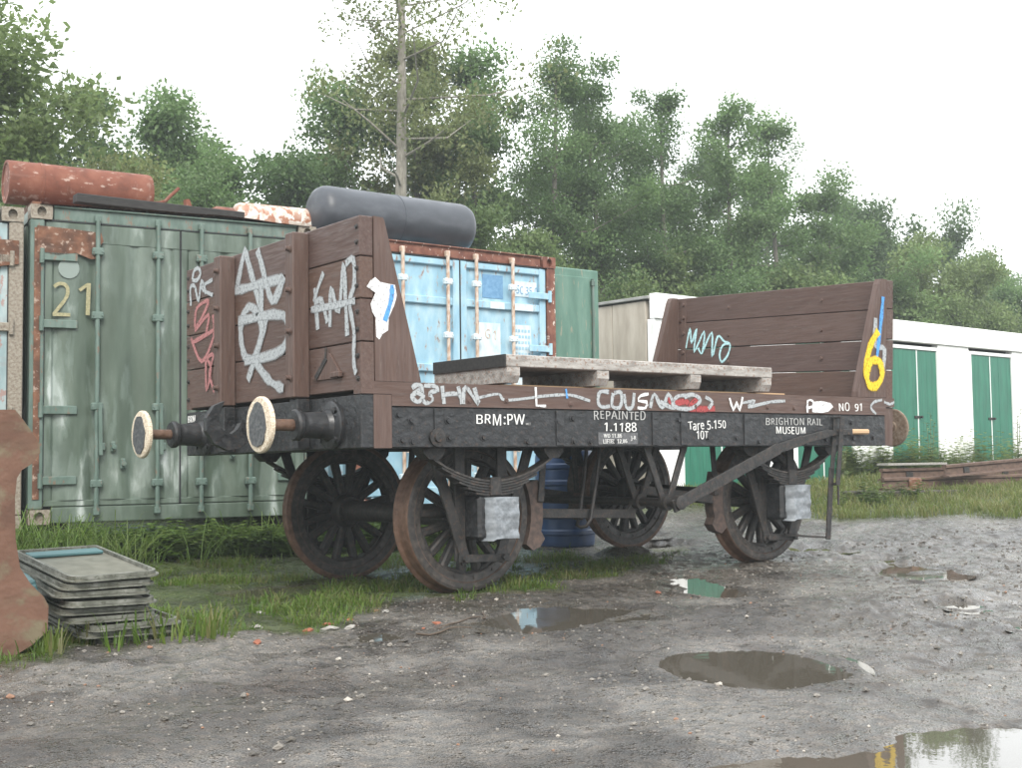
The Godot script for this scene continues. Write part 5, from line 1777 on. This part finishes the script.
# look: h height, r crown radius, base share of height where the crown starts, dens, col, form, lean, open
func tree(called: String, label: String, where: Vector3, look: Dictionary, group: String) -> void:
	var g := thing(called, label, look.get("cat", "tree"), where, 0.0, group)
	var H: float = look.h
	var R: float = look.r
	var cb: float = look.base
	var lean: Vector2 = look.get("lean", Vector2(rng.randf_range(-0.04, 0.04), rng.randf_range(-0.04, 0.04)))
	var r0: float = look.get("trunk", 0.011 * H + 0.02)
	var st := mb()
	var spine := []
	var rad := []
	var n := 9
	for i in n:
		var t := float(i) / (n - 1)
		spine.append(Vector3(lean.x * H * t + 0.06 * sin(t * 5.0 + where.x), -0.15 + (H * 0.97 + 0.15) * t, lean.y * H * t + 0.05 * sin(t * 4.0 + where.z)))
		rad.append(r0 * pow(1.0 - t * 0.93, 0.8))
	tube(st, spine, rad, 9)
	var trunk := obj("trunk", st, M[look.get("bark", "bark")], g)
	var at_ := func(t: float) -> Vector3:
		var f := clampf(t, 0.0, 1.0) * (n - 1)
		var i := mini(int(f), n - 2)
		return spine[i].lerp(spine[i + 1], f - i)
	var places := []
	var cols := []
	var limbs: int = look.get("limbs", 22)
	st = mb()
	var sp: Mesh = sprays[rng.randi() % sprays.size()]
	var own := rng.randf_range(0.85, 1.2)
	for k in limbs:
		var t := lerpf(cb, 0.98, pow((k + rng.randf()) / limbs, 0.9))
		var f := (t - cb) / (1.0 - cb)
		var reach: float = R * (pow(sin(PI * clampf(f * 0.86 + 0.13, 0.0, 1.0)), 0.75) if look.get("form", 0) == 0 else (1.0 - f * 0.9)) * rng.randf_range(0.45, 1.25)
		var ang := k * 2.39996 + rng.randf_range(-0.4, 0.4)
		var rise: float = rng.randf_range(0.15, 0.75) if f < 0.85 else 1.4
		var a: Vector3 = at_.call(t)
		var dir := Vector3(cos(ang), rise, sin(ang)).normalized()
		var b := a + dir * reach
		b.y = minf(b.y, H * 1.02)
		var mid := a.lerp(b, 0.5) + rand_dir() * reach * 0.1 - Vector3(0, reach * 0.06, 0)
		var lr: float = r0 * look.get("limb", 0.38)
		tube(st, [a, mid, b], [lr * (1.1 - t), lr * 0.6 * (1.1 - t) + 0.003, 0.004], 5)
		var open: float = look.get("open", 0.0)
		var clumps := maxi(2, int(round(reach / 0.42)))
		for c in clumps:
			if rng.randf() < open:
				continue
			var q := (c + 1.0) / clumps
			var centre := a.lerp(mid, q * 2.0) if q < 0.5 else mid.lerp(b, q * 2.0 - 1.0)
			centre += rand_dir() * 0.22
			var cr: float = rng.randf_range(0.22, 0.62) * look.get("clump", 1.0)
			var tone := rng.randf_range(0.78, 1.25)
			for s in int(look.get("dens", 20) * rng.randf_range(0.95, 2.0)):
				var d := rand_dir()
				d.y *= 0.75
				var p: Vector3 = centre + d * cr * pow(rng.randf(), 0.55)
				var b3 := Basis.from_euler(Vector3(rng.randf_range(-0.5, 0.5), rng.randf_range(0, TAU), rng.randf_range(-0.5, 0.5))).scaled(Vector3.ONE * rng.randf_range(0.65, 1.3) * own * look.get("size", 1.0))
				places.append(Transform3D(b3, p))
				var cc: Vector3 = look.col * tone * rng.randf_range(0.8, 1.22)
				var yel: float = rng.randf() * look.get("turning", 0.08)
				cc = cc.lerp(Vector3(0.20, 0.17, 0.05), yel)
				cols.append(Color(cc.x, cc.y, cc.z))
	obj("limbs", st, M[look.get("bark", "bark")], trunk)
	stuff(scatter("crown", sp, M.leaf, places, cols, g))

func depth_of(x: float, z: float) -> float:
	return (x + 6.19) * 0.6126 + (7.369 - z) * 0.7904

func make_trees() -> void:
	for k in 3:
		sprays.append(spray_mesh(15, 0.24, 0.08, 0.052))
	var dark := Vector3(0.104, 0.176, 0.066)
	var mid := Vector3(0.132, 0.214, 0.080)
	var pale := Vector3(0.162, 0.222, 0.080)
	var olive := Vector3(0.152, 0.188, 0.074)
	var row := "trees behind the containers and garages"
	# x, z, height, radius, crown base, colour, extra, label
	var list := [
		[-1.75, -9.6, 7.0, 1.75, 0.22, pale, {"dens": 20, "clump": 1.2, "size": 1.25}, "bright green broad leaved tree rising behind the faded container"],
		[0.9, -15.5, 7.0, 1.1, 0.15, dark, {"form": 1}, "slim dark pointed tree behind the red rusty cylinder"],
		[1.7, -15.5, 7.3, 1.05, 0.15, dark, {"form": 1}, "second slim dark pointed tree behind the red rusty cylinder"],
		[2.6, -15.0, 7.1, 1.4, 0.10, mid, {"dens": 24}, "dull green rounded tree left of the low gap in the treeline"],
		[3.3, -15.4, 7.0, 1.4, 0.10, mid, {"dens": 24}, "dull green rounded tree beside the low gap in the treeline"],
		[1.0, -11.5, 4.9, 1.5, 0.08, olive, {"turning": 0.35, "dens": 26}, "yellowish olive thicket tree above the green container"],
		[2.4, -11.8, 5.0, 1.5, 0.06, mid, {"dens": 26}, "thicket tree behind the black plank on the green container"],
		[3.6, -13.6, 5.8, 1.4, 0.08, mid, {"dens": 24}, "low leafy tree at the dip in the treeline"],
		[4.7, -13.5, 6.0, 1.3, 0.08, dark, {"dens": 24}, "low dark leafy tree at the dip in the treeline"],
		[6.2, -14.2, 7.9, 1.7, 0.08, mid, {"dens": 24}, "full green tree left of the bare trunk"],
		[5.05, -10.2, 11.2, 2.3, 0.42, olive, {"open": 0.6, "limbs": 30, "dens": 9, "clump": 1.2, "lean": Vector2(0.018, 0.0), "bark": "pale_bark", "trunk": 0.15, "limb": 0.28, "turning": 0.25, "size": 0.9}, "tall thin tree with a long bare grey trunk and sparse leaves"],
		[7.6, -13.2, 8.8, 1.8, 0.08, olive, {"turning": 0.3, "dens": 24}, "tall browning tree right of the bare trunk"],
		[8.9, -13.0, 8.7, 1.7, 0.08, mid, {"dens": 24}, "tall leafy tree above the blue container"],
		[10.1, -12.6, 8.8, 1.7, 0.08, mid, {"dens": 24}, "tall leafy tree above the green steel store"],
		[11.6, -12.3, 8.6, 1.8, 0.06, dark, {"dens": 26}, "dense dark tree above the beige garage wall"],
		[13.4, -12.4, 8.4, 1.9, 0.06, dark, {"dens": 26}, "dense dark tree over the wagon's right end"],
		[15.3, -12.2, 8.3, 1.9, 0.06, mid, {"dens": 26}, "leafy green tree over the garage roof's left part"],
		[17.3, -12.5, 8.3, 1.8, 0.06, mid, {"dens": 26}, "leafy tree with a pointed top over the garages"],
		[19.6, -12.4, 7.1, 2.0, 0.06, mid, {"dens": 26}, "rounded leafy tree over the garage roof"],
		[22.2, -12.2, 5.7, 2.1, 0.06, pale, {"dens": 26}, "paler green tree over the garage roof"],
		[24.6, -12.4, 5.2, 2.1, 0.06, pale, {"dens": 26}, "low pale green tree toward the far end of the garages"],
		[25.6, -15.5, 7.6, 1.7, 0.12, dark * 0.8, {"size": 1.2, "clump": 1.3, "open": 0.15}, "dark oak like tree standing above the treeline"],
		[28.6, -15.5, 7.5, 1.9, 0.12, dark * 0.8, {"size": 1.2, "clump": 1.3, "open": 0.15}, "larger dark oak like tree standing above the treeline"],
		[28.5, -13.0, 4.9, 2.2, 0.06, mid, {"dens": 26}, "green tree below the dark oak like trees"],
		[31.0, -15.5, 6.2, 2.2, 0.06, mid, {"dens": 26}, "far green tree at the falling end of the treeline"],
		[34.0, -15.5, 5.2, 2.4, 0.06, dark, {"dens": 26}, "farthest dark tree at the falling end of the treeline"],
		[39.0, -15.5, 4.6, 2.6, 0.06, mid, {"dens": 26}, "farthest green tree past the falling end of the treeline"],
	]
	for t in list:
		var look: Dictionary = {"h": t[2], "r": t[3], "base": t[4], "col": t[5]}
		look.merge(t[6])
		tree("tree", t[7], Vector3(t[0], broad(t[0], t[1]), t[1]), look, row)
	# a second rank closing the gaps, and bushes at its foot
	for k in 13:
		var x := 1.5 + k * 3.3 + rng.randf_range(-0.6, 0.6)
		var z := -18.5 + rng.randf_range(-1.2, 1.2)
		var h: float = [6.6, 6.8, 5.8, 8.2, 9.4, 9.4, 9.2, 9.0, 8.6, 7.6, 6.8, 5.8, 5.0][k]
		tree("tree", "indistinct green tree in the second rank behind the treeline", Vector3(x, broad(x, z), z), {"h": h, "r": 2.1, "base": 0.05, "col": dark.lerp(mid, rng.randf()), "dens": 22, "limbs": 24, "size": 1.25, "clump": 1.2}, "second rank of trees")
	for k in 15:
		var x := 0.5 + k * 2.15 + rng.randf_range(-0.5, 0.5)
		var z := -11.3 + rng.randf_range(-0.5, 0.5)
		tree("bush", "leafy undergrowth bush below the treeline behind the buildings", Vector3(x, broad(x, z), z), {"h": rng.randf_range(3.4, 4.6), "r": 1.5, "base": 0.02, "col": mid.lerp(pale, rng.randf() * 0.7), "dens": 24, "limbs": 20, "turning": 0.12, "cat": "bush", "size": 1.1}, "undergrowth below the trees")

func blade_mesh(n: int, spread: float, h: float, w: float, bend: float) -> ArrayMesh:
	var st := mb()
	for k in n:
		var a := rng.randf_range(0, TAU)
		var p := Vector3(cos(a), 0, sin(a)) * spread * sqrt(rng.randf())
		var d := Vector3(cos(a + rng.randf_range(-0.8, 0.8)), 0, sin(a + rng.randf_range(-0.8, 0.8)))
		var s := Vector3(-d.z, 0, d.x) * w * 0.5
		var hh := h * rng.randf_range(0.5, 1.15)
		var b := bend * rng.randf_range(0.3, 1.3) * hh
		var p1 := p + Vector3(0, hh * 0.5, 0) + d * b * 0.25
		var p2 := p + Vector3(0, hh * 0.85, 0) + d * b * 0.65
		var p3 := p + Vector3(0, hh * (1.0 - bend * 0.12), 0) + d * b
		for t in [[p - s, p + s, p1 + s * 0.8], [p - s, p1 + s * 0.8, p1 - s * 0.8], [p1 - s * 0.8, p1 + s * 0.8, p2 + s * 0.55], [p1 - s * 0.8, p2 + s * 0.55, p2 - s * 0.55], [p2 - s * 0.55, p2 + s * 0.55, p3]]:
			for v in t:
				st.add_vertex(v)
	st.generate_normals()
	return st.commit()

func weed_mesh(stems: int, h: float) -> ArrayMesh:
	var st := mb()
	for k in stems:
		var a := rng.randf_range(0, TAU)
		var top := Vector3(cos(a) * h * 0.22, h * rng.randf_range(0.6, 1.0), sin(a) * h * 0.22)
		for i in 9:
			var t := 0.15 + 0.85 * i / 8.0
			var p := Vector3(top.x * t * t, top.y * t, top.z * t * t)
			var d := Vector3(cos(a + i * 2.4), 0.35 - 0.5 * t, sin(a + i * 2.4)).normalized()
			leaf(st, p, d, d.cross(Vector3.UP).normalized(), 0.11 * (1.2 - 0.6 * t), 0.055 * (1.2 - 0.5 * t))
		var s := Vector3(0.003, 0, 0)
		for tri in [[-s, s, top], [Vector3(0, 0, -0.003), Vector3(0, 0, 0.003), top]]:
			for v in tri:
				st.add_vertex(v)
	st.generate_normals()
	return st.commit()

func plant(called: String, mesh: Mesh, spots: Array, scale_: float, cols: Array, label: String) -> void:
	var places := []
	var colours := []
	for p in spots:
		var s := scale_ * rng.randf_range(0.65, 1.3)
		places.append(Transform3D(Basis(Vector3.UP, rng.randf_range(0, TAU)).scaled(Vector3(s, s * rng.randf_range(0.8, 1.2), s)), Vector3(p.x, height(p.x, p.y) - 0.006, p.y)))
		var c: Vector3 = cols[rng.randi() % cols.size()] * rng.randf_range(0.78, 1.25)
		colours.append(Color(c.x, c.y, c.z))
	var o := scatter(called, mesh, M.blade, places, colours)
	stuff(o)
	o.set_meta("label", label)
	o.set_meta("category", "grass" if "grass" in called else "weeds")

func make_plants() -> void:
	var fresh := [Vector3(0.10, 0.165, 0.022), Vector3(0.078, 0.14, 0.02), Vector3(0.125, 0.175, 0.03), Vector3(0.15, 0.15, 0.055)]
	var short := []
	var dry := []
	for k in 26000:
		var x := rng.randf_range(-5.6, 3.2)
		var z := rng.randf_range(-3.1, 2.1)
		var g := grassy(x, z)
		var patch := 0.15 + 1.2 * noise_b.get_noise_2d(x * 110.0, z * 110.0) + 0.5 * noise_c.get_noise_2d(x * 300.0, z * 300.0)
		if rng.randf() > g * patch * 1.3:
			continue
		var wet := false
		for p in pools:
			if pool_at(p, x, z) < 1.08:
				wet = true
		if not wet:
			short.append(Vector2(x, z))
	plant("short_grass", blade_mesh(11, 0.05, 0.055, 0.0055, 0.7), short, 1.0, fresh, "short patchy green grass under and behind the wagon")
	var rim := []
	for k in 60:
		rim.append(Vector2(rng.randf_range(-4.5, -3.5), rng.randf_range(1.35, 1.8)))
	plant("rough_grass", blade_mesh(7, 0.05, 0.13, 0.008, 0.9), rim, 1.0, fresh, "rough grass tufts in front of the stacked window frames")
	var verge := []
	for k in 9000:
		var x := rng.randf_range(4.0, 17.0)
		var z := rng.randf_range(-3.9, 3.0)
		if rng.randf() < grassy(x, z) and x * 0.92 - z * 0.42 > 5.2:
			verge.append(Vector2(x, z))
	plant("verge_grass", blade_mesh(12, 0.09, 0.085, 0.008, 0.7), verge, 1.1, [Vector3(0.15, 0.18, 0.05), Vector3(0.20, 0.20, 0.075), Vector3(0.12, 0.16, 0.04)], "yellowish green grass verge by the garages")
	var tall := []
	for k in 26:
		var x := rng.randf_range(-2.4, -1.0)
		tall.append(Vector2(x, rng.randf_range(-2.75, -2.2) + 0.12 * (x + 3.0)))
	for k in 95:
		tall.append(Vector2(rng.randf_range(-3.7, -2.55), rng.randf_range(-2.75, -1.6)))
	plant("tall_grass", blade_mesh(9, 0.07, 0.34, 0.008, 0.95), tall, 1.0, [Vector3(0.11, 0.18, 0.035), Vector3(0.15, 0.21, 0.05), Vector3(0.09, 0.15, 0.03)], "long arching grass at the foot of the green container")
	var weeds := []
	for k in 800:
		var x := rng.randf_range(-3.6, 1.2)
		weeds.append(Vector2(x, -2.62 + 0.15 * (minf(x, -0.6) + 0.6) + rng.randf_range(-0.12, 0.55)))
	plant("leafy_weeds", weed_mesh(4, 0.22), weeds, 1.0, [Vector3(0.10, 0.165, 0.032), Vector3(0.13, 0.19, 0.045), Vector3(0.075, 0.13, 0.03)], "leafy green weeds along the foot of the containers")
	weeds = []
	for k in 210:
		var x := rng.randf_range(8.8, 18.0)
		weeds.append(Vector2(x, -4.25 - 0.0538 * (x - 4.95) + 0.25 + rng.randf_range(0.0, 1.1) * sstep(8.5, 12.0, x)))
	plant("leafy_weeds", weed_mesh(5, 0.5), weeds, 1.15, [Vector3(0.17, 0.23, 0.07), Vector3(0.21, 0.26, 0.09), Vector3(0.14, 0.19, 0.07)], "pale green weeds growing against the garage doors")
	weeds = []
	for k in 16:
		weeds.append(Vector2(rng.randf_range(5.8, 7.0), rng.randf_range(-2.3, -1.6)))
	plant("leafy_weeds", weed_mesh(4, 0.2), weeds, 1.0, [Vector3(0.13, 0.18, 0.05), Vector3(0.11, 0.16, 0.05)], "small pale weeds at the end of the rusty rails")
	# single tall weeds against the doors
	for k in [[10.7, -4.05, 1.0, "tall pale weed against the garage doors next to the rails"], [13.2, -4.1, 1.15, "tall pale weed against the single green door farther on"], [14.4, -4.2, 1.0, "tall weed with pink flower heads by the garage wall"], [8.2, -3.75, 0.7, "small upright weed against the garage doors"]]:
		var g := thing("tall_weed", k[3], "weed", Vector3(k[0], height(k[0], k[1]) - 0.01, k[1]))
		var h: float = k[2]
		for s in 3:
			var st := mb()
			var top := Vector3(rng.randf_range(-0.15, 0.15), h * rng.randf_range(0.75, 1.0), rng.randf_range(-0.05, 0.1))
			tube(st, [Vector3.ZERO, top * 0.5 + Vector3(0.02, 0, 0), top], [0.008, 0.006, 0.003], 5)
			obj("stem", st, M.weed_stem, g)
			st = mb()
			for i in 16:
				var t := 0.2 + 0.8 * i / 15.0
				var d := Vector3(cos(i * 2.4), 0.2, sin(i * 2.4)).normalized()
				leaf(st, top * t, d, d.cross(Vector3.UP).normalized(), 0.13 * (1.25 - 0.7 * t), 0.05 * (1.25 - 0.6 * t))
			st.generate_normals()
			obj("leaves", st.commit(), M.weed_leaf, g)
			if "pink" in k[3]:
				st = mb()
				for i in 7:
					var c := top + rand_dir() * 0.05
					lathe(st, c, rand_dir(), [[0.0, 0.0], [0.018, 0.012], [0.0, 0.025]], 6)
				obj("flower_head", st, M.weed_flower, g)

func stone_mesh() -> ArrayMesh:
	var st := mb()
	var p := []
	for v in [Vector3(1, 0, 0), Vector3(-1, 0, 0), Vector3(0, 1, 0), Vector3(0, -1, 0), Vector3(0, 0, 1), Vector3(0, 0, -1)]:
		p.append(v * rng.randf_range(0.75, 1.1) + rand_dir() * 0.2)
	for x in [0, 1]:
		for y in [2, 3]:
			for z in [4, 5]:
				var a: Vector3 = p[x]
				var b: Vector3 = p[y]
				var c: Vector3 = p[z]
				var m: Vector3 = (a + b + c).normalized() * 0.82
				face(st, [a, b, m], Vector3.ZERO)
				face(st, [b, c, m], Vector3.ZERO)
				face(st, [c, a, m], Vector3.ZERO)
	st.generate_normals()
	return st.commit()

func make_debris() -> void:
	for v in 2:
		var places := []
		var cols := []
		for k in 9000:
			var x := rng.randf_range(-5.4, 6.0)
			var z := rng.randf_range(0.2, 5.4)
			if rng.randf() < grassy(x, z):
				continue
			var wet := false
			for p in pools:
				if pool_at(p, x, z) < 1.0:
					wet = true
			if wet or noise_b.get_noise_2d(x * 70.0 + 9.0, z * 70.0) < rng.randf_range(-0.45, 0.25):
				continue
			var s := rng.randf_range(0.0025, 0.007) if rng.randf() < 0.94 else rng.randf_range(0.007, 0.016)
			var b := Basis(Vector3.UP, rng.randf_range(0, TAU)).scaled(Vector3(s * rng.randf_range(0.9, 1.5), s * 0.65, s))
			places.append(Transform3D(b, Vector3(x, height(x, z) + s * 0.25, z)))
			var t := rng.randf()
			var c := Vector3(0.15, 0.137, 0.12) * rng.randf_range(0.5, 1.3)
			if t > 0.955:
				c = Vector3(0.34, 0.31, 0.27)
			elif t > 0.925:
				c = Vector3(0.20, 0.11, 0.07)
			elif t > 0.6:
				c = Vector3(0.09, 0.082, 0.07)
			cols.append(Color(c.x, c.y, c.z))
		stuff(tag(scatter("gravel", stone_mesh(), M.pebble, places, cols), "small loose stones scattered over the muddy yard", "gravel"))
	# clods of mud thrown up round the wheel tracks
	var places := []
	var cols := []
	for k in 3200:
		var x := rng.randf_range(-1.5, 6.5)
		var z := rng.randf_range(0.3, 4.6)
		if grassy(x, z) > 0.3 or noise_c.get_noise_2d(x * 70.0, z * 110.0) < 0.06:
			continue
		var wet := false
		for p in pools:
			if pool_at(p, x, z) < 1.0:
				wet = true
		if wet:
			continue
		var s := rng.randf_range(0.006, 0.02)
		places.append(Transform3D(Basis.from_euler(Vector3(rng.randf(), rng.randf() * TAU, 0)).scaled(Vector3(s * 1.5, s * 0.6, s)), Vector3(x, height(x, z), z)))
		var c := Vector3(0.07, 0.06, 0.05) * rng.randf_range(0.7, 1.35)
		cols.append(Color(c.x, c.y, c.z))
	stuff(tag(scatter("mud_clods", stone_mesh(), M.pebble, places, cols), "dark crumbs of churned mud beside the wagon", "mud"))
	# bits of brick, stones and twigs lying in front of the grass
	var bits := [[-3.53, 2.02, 0.045, "brick"], [-2.47, 1.93, 0.04, "brick"], [-2.93, 1.60, 0.035, "brick"], [-2.75, 1.52, 0.04, "brick"], [-2.62, 2.02, 0.025, "brick"], [-3.08, 1.68, 0.04, "brick"], [-0.6, 1.62, 0.04, "brick"]]
	var tell := ["beside the gravel ruts", "by the small puddle", "among pale stones at the grass edge", "behind the pale stones at the grass edge", "lying among the twigs", "half in the grass", "near the wheel puddle"]
	for i in bits.size():
		var b: Array = bits[i]
		var o := obj("brick_fragment", stone_mesh(), M.brick)
		o.scale = Vector3(b[2] * 0.9, b[2] * 0.3, b[2] * 0.5)
		o.position = Vector3(b[0], height(b[0], b[1]) + b[2] * 0.2, b[1])
		o.rotation = Vector3(rng.randf_range(-0.2, 0.2), rng.randf_range(0, TAU), rng.randf_range(-0.2, 0.2))
		tag(o, "small orange brick fragment " + tell[i], "brick", "brick fragments in the mud")
	var pale := [[-2.98, 1.72, 0.05, "at the grass edge among brick bits"], [-2.90, 1.78, 0.045, "next to brick bits at the grass edge"], [-2.42, 1.35, 0.05, "flat in the grass before the wheel"], [-1.35, 2.05, 0.03, "in front of the wheel puddle"], [-2.98, 0.95, 0.045, "in the grass by the dark pool"], [-3.3, 1.55, 0.05, "beside the stack of window frames"]]
	for b in pale:
		var o := obj("pale_stone", stone_mesh(), M.concrete)
		o.scale = Vector3(b[2] * 0.85, b[2] * 0.28, b[2] * 0.5)
		o.position = Vector3(b[0], height(b[0], b[1]) + b[2] * 0.15, b[1])
		o.rotation = Vector3(rng.randf_range(-0.25, 0.25), rng.randf_range(0, TAU), rng.randf_range(-0.25, 0.25))
		tag(o, "pale flat stone " + b[3], "stone", "pale stones at the grass edge")
	for b in [[-2.55, 2.05, 0.4, 0.42, "long dark twig on the mud before the small puddle"], [-2.2, 1.95, 0.9, 0.28, "forked dark twig between small puddle and wheel"], [-2.75, 2.15, -0.2, 0.3, "pale curved twig on the mud"]]:
		var st := mb()
		var pts := []
		for i in 6:
			var t := i / 5.0
			var x: float = b[0] + cos(b[2]) * b[3] * t
			var z: float = b[1] - sin(b[2]) * b[3] * t + 0.02 * sin(t * 6.0)
			pts.append(Vector3(x - b[0], height(x, z) + 0.006, z - b[1]))
		tube(st, pts, [0.005, 0.0055, 0.005, 0.0045, 0.004, 0.003], 6)
		var o := obj("twig", st, M.stick)
		o.position = Vector3(b[0], 0, b[1])
		tag(o, b[4], "twig", "twigs on the mud")

# ------------------------------------------------------------------ build
func _ready() -> void:
	rng.seed = 4711
	noise_a.seed = 3
	noise_b.seed = 14
	noise_c.seed = 27
	for n in [noise_a, noise_b, noise_c]:
		n.noise_type = FastNoiseLite.TYPE_SIMPLEX_SMOOTH
		n.fractal_octaves = 3
	noise_a.frequency = 0.01
	noise_b.frequency = 0.01
	noise_c.frequency = 0.01

	var cam := Camera3D.new()
	cam.name = "camera"
	add_child(cam)
	cam.position = Vector3(-6.192, 0.824, 7.369)
	cam.rotation_degrees = Vector3(3.454, -37.779, -0.743)
	cam.fov = 33.66
	cam.near = 0.05
	cam.far = 600.0
	cam.current = true

	var env := Environment.new()
	env.background_mode = Environment.BG_SKY
	var sky := Sky.new()
	var sm := ProceduralSkyMaterial.new()
	sm.sky_top_color = Color(0.93, 0.95, 0.97)
	sm.sky_horizon_color = Color(0.985, 0.99, 0.99)
	sm.sky_curve = 0.2
	sm.ground_horizon_color = Color(0.55, 0.56, 0.55)
	sm.ground_bottom_color = Color(0.35, 0.35, 0.34)
	sm.sun_angle_max = 1.0
	sky.sky_material = sm
	env.sky = sky
	env.tonemap_mode = Environment.TONE_MAPPER_LINEAR
	env.tonemap_exposure = 2.75
	env.fog_enabled = true
	env.fog_density = 0.0021
	env.fog_light_color = Color(0.92, 0.95, 0.96)
	env.sdfgi_enabled = true
	env.ssao_enabled = true
	env.ssil_enabled = true
	var we := WorldEnvironment.new()
	we.name = "world_environment"
	we.environment = env
	add_child(we)
	var sun := DirectionalLight3D.new()
	sun.name = "sun"
	add_child(sun)
	sun.rotation_degrees = Vector3(-42, -30, 0)
	sun.light_energy = 0.5
	sun.light_angular_distance = 30.0
	sun.light_color = Color(1.0, 0.985, 0.96)
	sun.shadow_enabled = true

	make_materials()
	make_ground()
	make_puddles()
	make_garages()
	make_containers()
	make_trees()
	make_wagon()
	make_platform()
	make_roof_junk()
	make_drum()
	make_casting()
	make_frames()
	make_track_pile()
	M.weed_stem = plain(lin(0.14, 0.15, 0.07), 0.8)
	M.weed_leaf = plain(lin(0.16, 0.21, 0.075), 0.6)
	M.weed_leaf.cull_mode = BaseMaterial3D.CULL_DISABLED
	M.weed_flower = plain(lin(0.50, 0.24, 0.30), 0.7)
	make_plants()
	make_debris()
